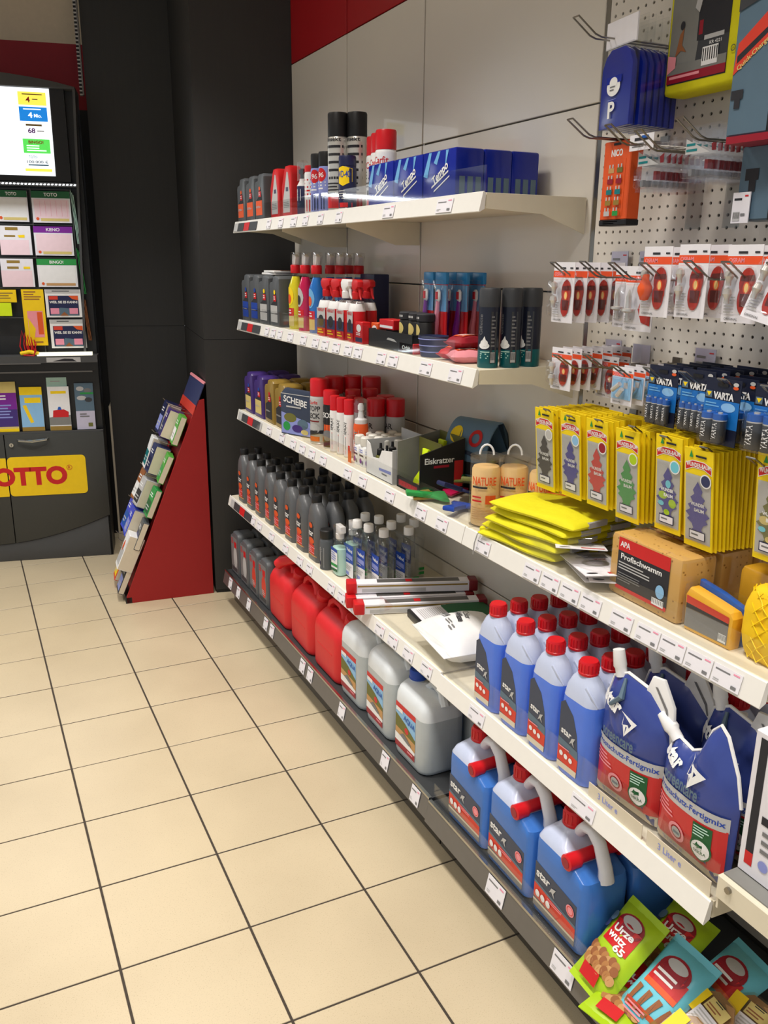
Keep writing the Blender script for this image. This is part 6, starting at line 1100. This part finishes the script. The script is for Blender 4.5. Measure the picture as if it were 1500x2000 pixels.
slip('white and pink slips with small gold logo, second row left', -.965, 1.643, -.815, 1.785, lambda w, h: [('r', -w/2, .0, w*.42, h*.52, 'slip_pink'), ('r', -w*.3, h*.85, w*.1, h*.95, 'gold'), ('r', -w*.35, h*.62, w*.0, h*.68, 'gold'), ('p', [(w*.12, h*.6), (w*.3, h*.6), (w*.3, h*.7), (w*.08, h*.68)], 'yellow')]); slip('purple headed slips, second row right', -.80, 1.642, -.612, 1.785, hd('violet', 'KENO', 'slip_pink'))
slip('grey white and pink slips with small gold logo, third row left', -.975, 1.485, -.818, 1.625, lambda w, h: [('r', -w/2, 0, w*.45, h*.58, 'slip_pink'), ('r', -w*.3, h*.84, w*.1, h*.94, 'gold'), ('r', -w*.3, h*.64, w*.05, h*.72, 'gold'), ('r', w*.2, h*.64, w*.4, h*.72, 'yellow')]); slip('bright green headed slips with picture, third row right', -.80, 1.485, -.606, 1.625, hd('green', 'BINGO!', 'white', 'tan'))
slip('yellow slip card, third from below at the left edge', -1.03, 1.407, -.915, 1.47, lambda w, h: [('l', -w*.4, h*.2, w*.4, h*.8, 3, 'gold')], 'lotto_yellow'); slip('tall orange yellow info card beside the blue picture slips', -.89, 1.185, -.782, 1.472, lambda w, h: [('l', -w*.4, h*.8, w*.4, h*.97, 4, 'brown'), ('r', -w*.32, h*.15, w*.38, h*.62, 'salmon'), ('r', w*.12, h*.2, w*.36, h*.6, 'orange'), ('p', [(-w*.3, h*.5), (.0, h*.3), (-w*.1, h*.1), (-w*.3, h*.1)], 'lotto_yellow'), ('l', -w*.1, h*.03, w*.4, h*.08, 1, 'brown')], 'lotto_yellow')
pic = lambda w, h: [('r', -w*.48, h*.86, w*.48, h, 'lightgrey'), ('l', -w*.3, h*.9, w*.3, h*.96, 1, 'ink'), ('r', -w*.42, h*.06, w*.42, h*.78, 'navy'), ('p', [(-w*.42, h*.06), (w*.42, h*.06), (w*.3, h*.3), (-w*.1, h*.35)], 'slate'), ('r', -w*.4, h*.64, -w*.15, h*.77, 'label_red'), ('p', [(w*.15, h*.78), (w*.42, h*.78), (w*.42, h*.62), (w*.25, h*.66)], 'orange'), ('t', 'WEIL SIE ES KANN!', 0, h*.55, w*.78, h*.09, 'white', .03), ('r', -w*.38, h*.12, -w*.14, h*.33, 'pink'), ('r', w*.15, h*.12, w*.39, h*.33, 'pink'), ('p', [(-w*.12, h*.06), (w*.12, h*.06), (.0, h*.2)], 'brown')]
slip('slips with a dark blue picture, upper of two', -.775, 1.33, -.598, 1.472, pic, 'white'); slip('slips with a dark blue picture, lower of two', -.765, 1.17, -.588, 1.318, pic, 'white')
slip('small bright yellow box standing at the left edge of the rack', -1.06, 1.34, -.94, 1.405, lambda w, h: [], 'neon', 'yellow_box', -.02)
# side pockets with upright leaflets against the right rim
for k, (xa, za, zb, m, lb_) in enumerate([(-.585, 1.70, 1.96, 'mint', 'pale green leaflets upright in the side pocket, upper'), (-.578, 1.45, 1.68, 'green', 'dark green leaflets upright in the side pocket, middle'), (-.57, 1.21, 1.44, 'brown', 'brown leaflets upright in the side pocket, lower')]):
    t = thing('side_leaflets', lb_, 'leaflets', uw(xa, .0, za), UA, 'leaflets in the side pockets'); mb = MB()
    for q in range(3): mb.prism([(-.004+.006*q, 0), (-.002+.006*q, 0), (-.018+.006*q, zb-za-.01*q), (-.02+.006*q, zb-za-.01*q)], -.008, .03, m)
    mb.build('leaflets', t)
def leaf(label, x0, z0, x1, z1, items, m, y=.016):
    w, h = x1-x0, z1-z0; t = thing('leaflet', label, 'leaflet', uw((x0+x1)/2, y, z0), (-.06, 0, UA), 'leaflets in the lower rack'); mb = MB(); mb.box(-w/2, -.003, 0, w/2, .004, h, m); mb.build('paper', t); art_obj('print', items(w, h), t, -.003); return t
leaf('purple and yellow leaflet at the left edge of the lower rack', -1.085, .729, -.972, .995, lambda w, h: [('r', -w/2, h*.1, w/2, h*.78, 'violet'), ('r', -w/2, h*.1, w/2, h*.45, 'purple'), ('l', -w*.45, h*.62, w*.4, h*.74, 2, 'white'), ('l', -w*.45, h*.25, w*.45, h*.55, 5, 'peri'), ('r', -w/2, 0, w/2, h*.06, 'yellow')], 'wheat')
leaf('yellow and pale blue leaflet with a yellow pen picture', -.955, .729, -.842, .965, lambda w, h: [('r', -w/2, 0, w/2, h*.82, 'skyprint'), ('r', -w*.3, h*.64, w*.42, h*.76, 'yellow'), ('p', [(-w*.4, h*.58), (-w*.25, h*.6), (.05*w, h*.2), (-w*.1, h*.18)], 'lotto_yellow'), ('r', -w/2, 0, w/2, h*.09, 'gold')], 'yellow')
leaf('white leaflet with a red car, in front of a pale green one', -.812, .729, -.703, .965, lambda w, h: [('r', -w*.36, h*.84, w*.36, h*.9, 'yellow'), ('p', [(-w/2, h*.12), (w/2, h*.12), (w/2, h*.35), (-w/2, h*.3)], 'box_grey'), ('p', [(-w*.34, h*.3), (w*.4, h*.3), (w*.42, h*.42), (w*.2, h*.48), (-w*.3, h*.46)], 'red'), ('p', [(-w*.1, h*.47), (w*.1, h*.47), (.05*w, h*.54), (-w*.05, h*.54)], 'cobalt'), ('r', -w/2, 0, w/2, h*.1, 'gold')], 'white', .008)
leaf('pale green leaflet standing up behind the red car leaflet', -.815, .729, -.712, 1.012, lambda w, h: [('l', -w*.3, h*.9, w*.3, h*.94, 1, 'lightgrey')], 'mint', .024)
leaf('grey leaflet with a stone pattern at the right end of the lower rack', -.675, .729, -.578, .98, lambda w, h: [('r', -w/2, h*.4, w/2, h, 'slate'), ('e', -w*.2, h*.88, w*.2, h*.05, 'lightgrey'), ('e', w*.2, h*.84, w*.2, h*.05, 'midgrey'), ('e', -w*.15, h*.68, w*.25, h*.05, 'lightgrey'), ('e', w*.22, h*.64, w*.2, h*.05, 'darkgrey'), ('r', -w*.2, h*.76, w/2, h*.8, 'green'), ('r', w*.12, h*.06, w*.36, h*.14, 'olive'), ('l', -w*.3, h*.25, w*.3, h*.35, 2, 'midgrey')], 'lilac')
t = thing('pen_ribbon', 'red and yellow ribbons of the tied pens on the cabinet ledge', 'ribbon', uw(-.87, -.04, 1.137), UA); mb = MB()
for k in range(5): mb.tube([(-.03+.012*k, 0, .0), (-.045+.02*k, -.004, .05+.012*(k % 3)), (-.03+.014*k, 0, .13-.012*k), (-.01+.01*k, .002, .03)], .003, 'red', 6)
mb.tube([(-.045, -.006, .012), (.0, -.012, .022), (.045, -.006, .01)], .010, 'yellow', 8); mb.tube([(-.03, -.012, .006), (.02, -.012, -.0), (.03, -.015, .03)], .006, 'red', 8); mb.build('ribbons', t)

# ================================================================== gift card stand
SA = UA+.13; ST = thing('card_stand', 'red floor stand for gift cards leaning against the pillar', 'display stand', un(-.012, .002), SA)
SP = [(-.425, 0), (0, 0), (0, .99), (-.03, .985), (-.425, .03)]
mb = MB(); mb.prism(SP, 0, .012, 'stand_red', .001, False); mb.build('side_panel', ST); mb = MB(); mb.prism(SP, .388, .40, 'stand_red', .001, False); mb.build('side_panel', ST)
mb = MB(); mb.prism([(-.405, .02), (-.39, .02), (-.01, .975), (-.026, .98)], .012, .388, 'stand_red'); mb.box(-.43, 0, 0, -.40, .40, .03, 'cab_dark'); mb.build('front_board', ST)
TL = math.atan2(.955, .395)
def onslope(s, off=0): # point at the height s along the slope, pushed out by off
    L_ = math.hypot(.395, .955); ux, uz = .395/L_, .955/L_; return (-.425+ux*s-uz*off, .03+uz*s+ux*off)
mb = MB(); a, b_ = onslope(.985), onslope(1.12); mb.loft([[(a[0], y, a[1]), (b_[0], y, b_[1]), (b_[0]+.004, y, b_[1]), (a[0]+.004, y, a[1])] for y in (0, .4)], 'dusk', False); a, b_ = onslope(.96), onslope(1.005); mb.loft([[(a[0]-.002, y, a[1]), (b_[0]-.002, y, b_[1]), (b_[0]+.002, y, b_[1]), (a[0]+.002, y, a[1])] for y in (0, .4)], 'label_red', False); a, b_ = onslope(1.115), onslope(1.125); mb.loft([[(a[0]-.002, y, a[1]), (b_[0]-.002, y, b_[1]), (b_[0]+.005, y, b_[1]), (a[0]+.005, y, a[1])] for y in (0, .4)], 'salmon', False); mb.build('header_card', ST)
mb = MB()
for s in (.22, .42, .6, .78, .95):
    for y in (.07, .2, .33):
        a = onslope(s, 0); b_ = onslope(s, .085); mb.tube([(a[0], y, a[1]), (b_[0], y, b_[1]), (b_[0]-.012, y, b_[1]+.014)], .0018, 'steel', 6)
mb.build('card_hook', ST)
ML = Matrix.Translation(Vector(un(-.012, .002))) @ Matrix.Rotation(SA, 4, 'Z')
def gift(label, s, y, n, c1, c2, hh=.15, w=.105, th=.045, side='wheat', extra=()):
    a = onslope(s, .012); p = ML @ Vector((a[0], y, a[1]))
    t = thing('gift_card', label, 'gift card', tuple(p), (-(PI/2-TL)+random.uniform(-.06, .03), 0, SA-PI/2+random.uniform(-.08, .08)), 'gift cards on the red stand'); mb = MB(); mb.rbox(-w/2, -th, 0, w/2, 0, hh, c1, .002, 1); mb.box(w/2-.0005, -th+.003, .004, w/2+.0006, -.003, hh-.004, side); mb.build('cards', t)
    it = [('r', -w*.5, hh*.6, w*.5, hh*.98, c1), ('r', -w*.44, hh*.1, w*.44, hh*.55, c2), ('l', -w*.36, hh*.64, w*.3, hh*.8, 2, 'white'), ('l', -w*.36, hh*.16, w*.3, hh*.36, 2, 'lightgrey')]+list(extra); art_obj('print', it, t, -th); return t
GC = [('blue gift cards, top row, far side', .79, .29, 'navy', 'peri'), ('green gift cards, top row, nearest the viewer', .79, .07, 'gift_green', 'white'), ('purple blue gift cards, top row, middle', .79, .18, 'purple', 'dusk'),
      ('white and teal gift cards, second row, far side', .60, .30, 'white', 'teal'), ('navy gift cards, second row, middle', .60, .185, 'dusk', 'navy'), ('bright green gift cards, second row, nearest the viewer', .59, .07, 'gift_green', 'green'),
      ('orange brown gift cards, third row, far side', .42, .30, 'brown', 'white'), ('black and white gift cards, third row, middle', .42, .185, 'lightgrey', 'ink'), ('vivid green gift cards, third row, nearest the viewer', .41, .07, 'green', 'darkgreen'),
      ('royal blue gift cards, fourth row, far side', .26, .30, 'gift_blue', 'cobalt'), ('royal blue gift cards, fourth row, middle', .26, .185, 'gift_blue', 'peri'), ('dark grey striped gift cards, fourth row, nearest the viewer', .24, .07, 'cangrey', 'dusk'),
      ('red and white gift cards, fifth row, far side', .10, .30, 'cobalt', 'maroon'), ('white gift cards with an orange spot, fifth row, nearest the viewer', .12, .075, 'white', 'lightgrey'), ('red and black gift cards, fifth row, middle', .08, .19, 'black', 'maroon'),
      ('red gift cards, bottom row, far side', -.03, .28, 'label_red', 'yellow'), ('dark gift cards with gold, bottom row, nearest the viewer', -.02, .08, 'darkgrey', 'peri')]
for lb_, s, y, c1, c2 in GC:
    ex = [('e', -.01, .11, .018, .026, 'orange')] if 'orange spot' in lb_ else []
    gift(lb_, max(s, .0), y, 5, c1, c2, .18 if ex else .145+.02*(y > .25), .105, .075 if ex else .03+.045*(s > .1 and y > .15), 'beige', ex)
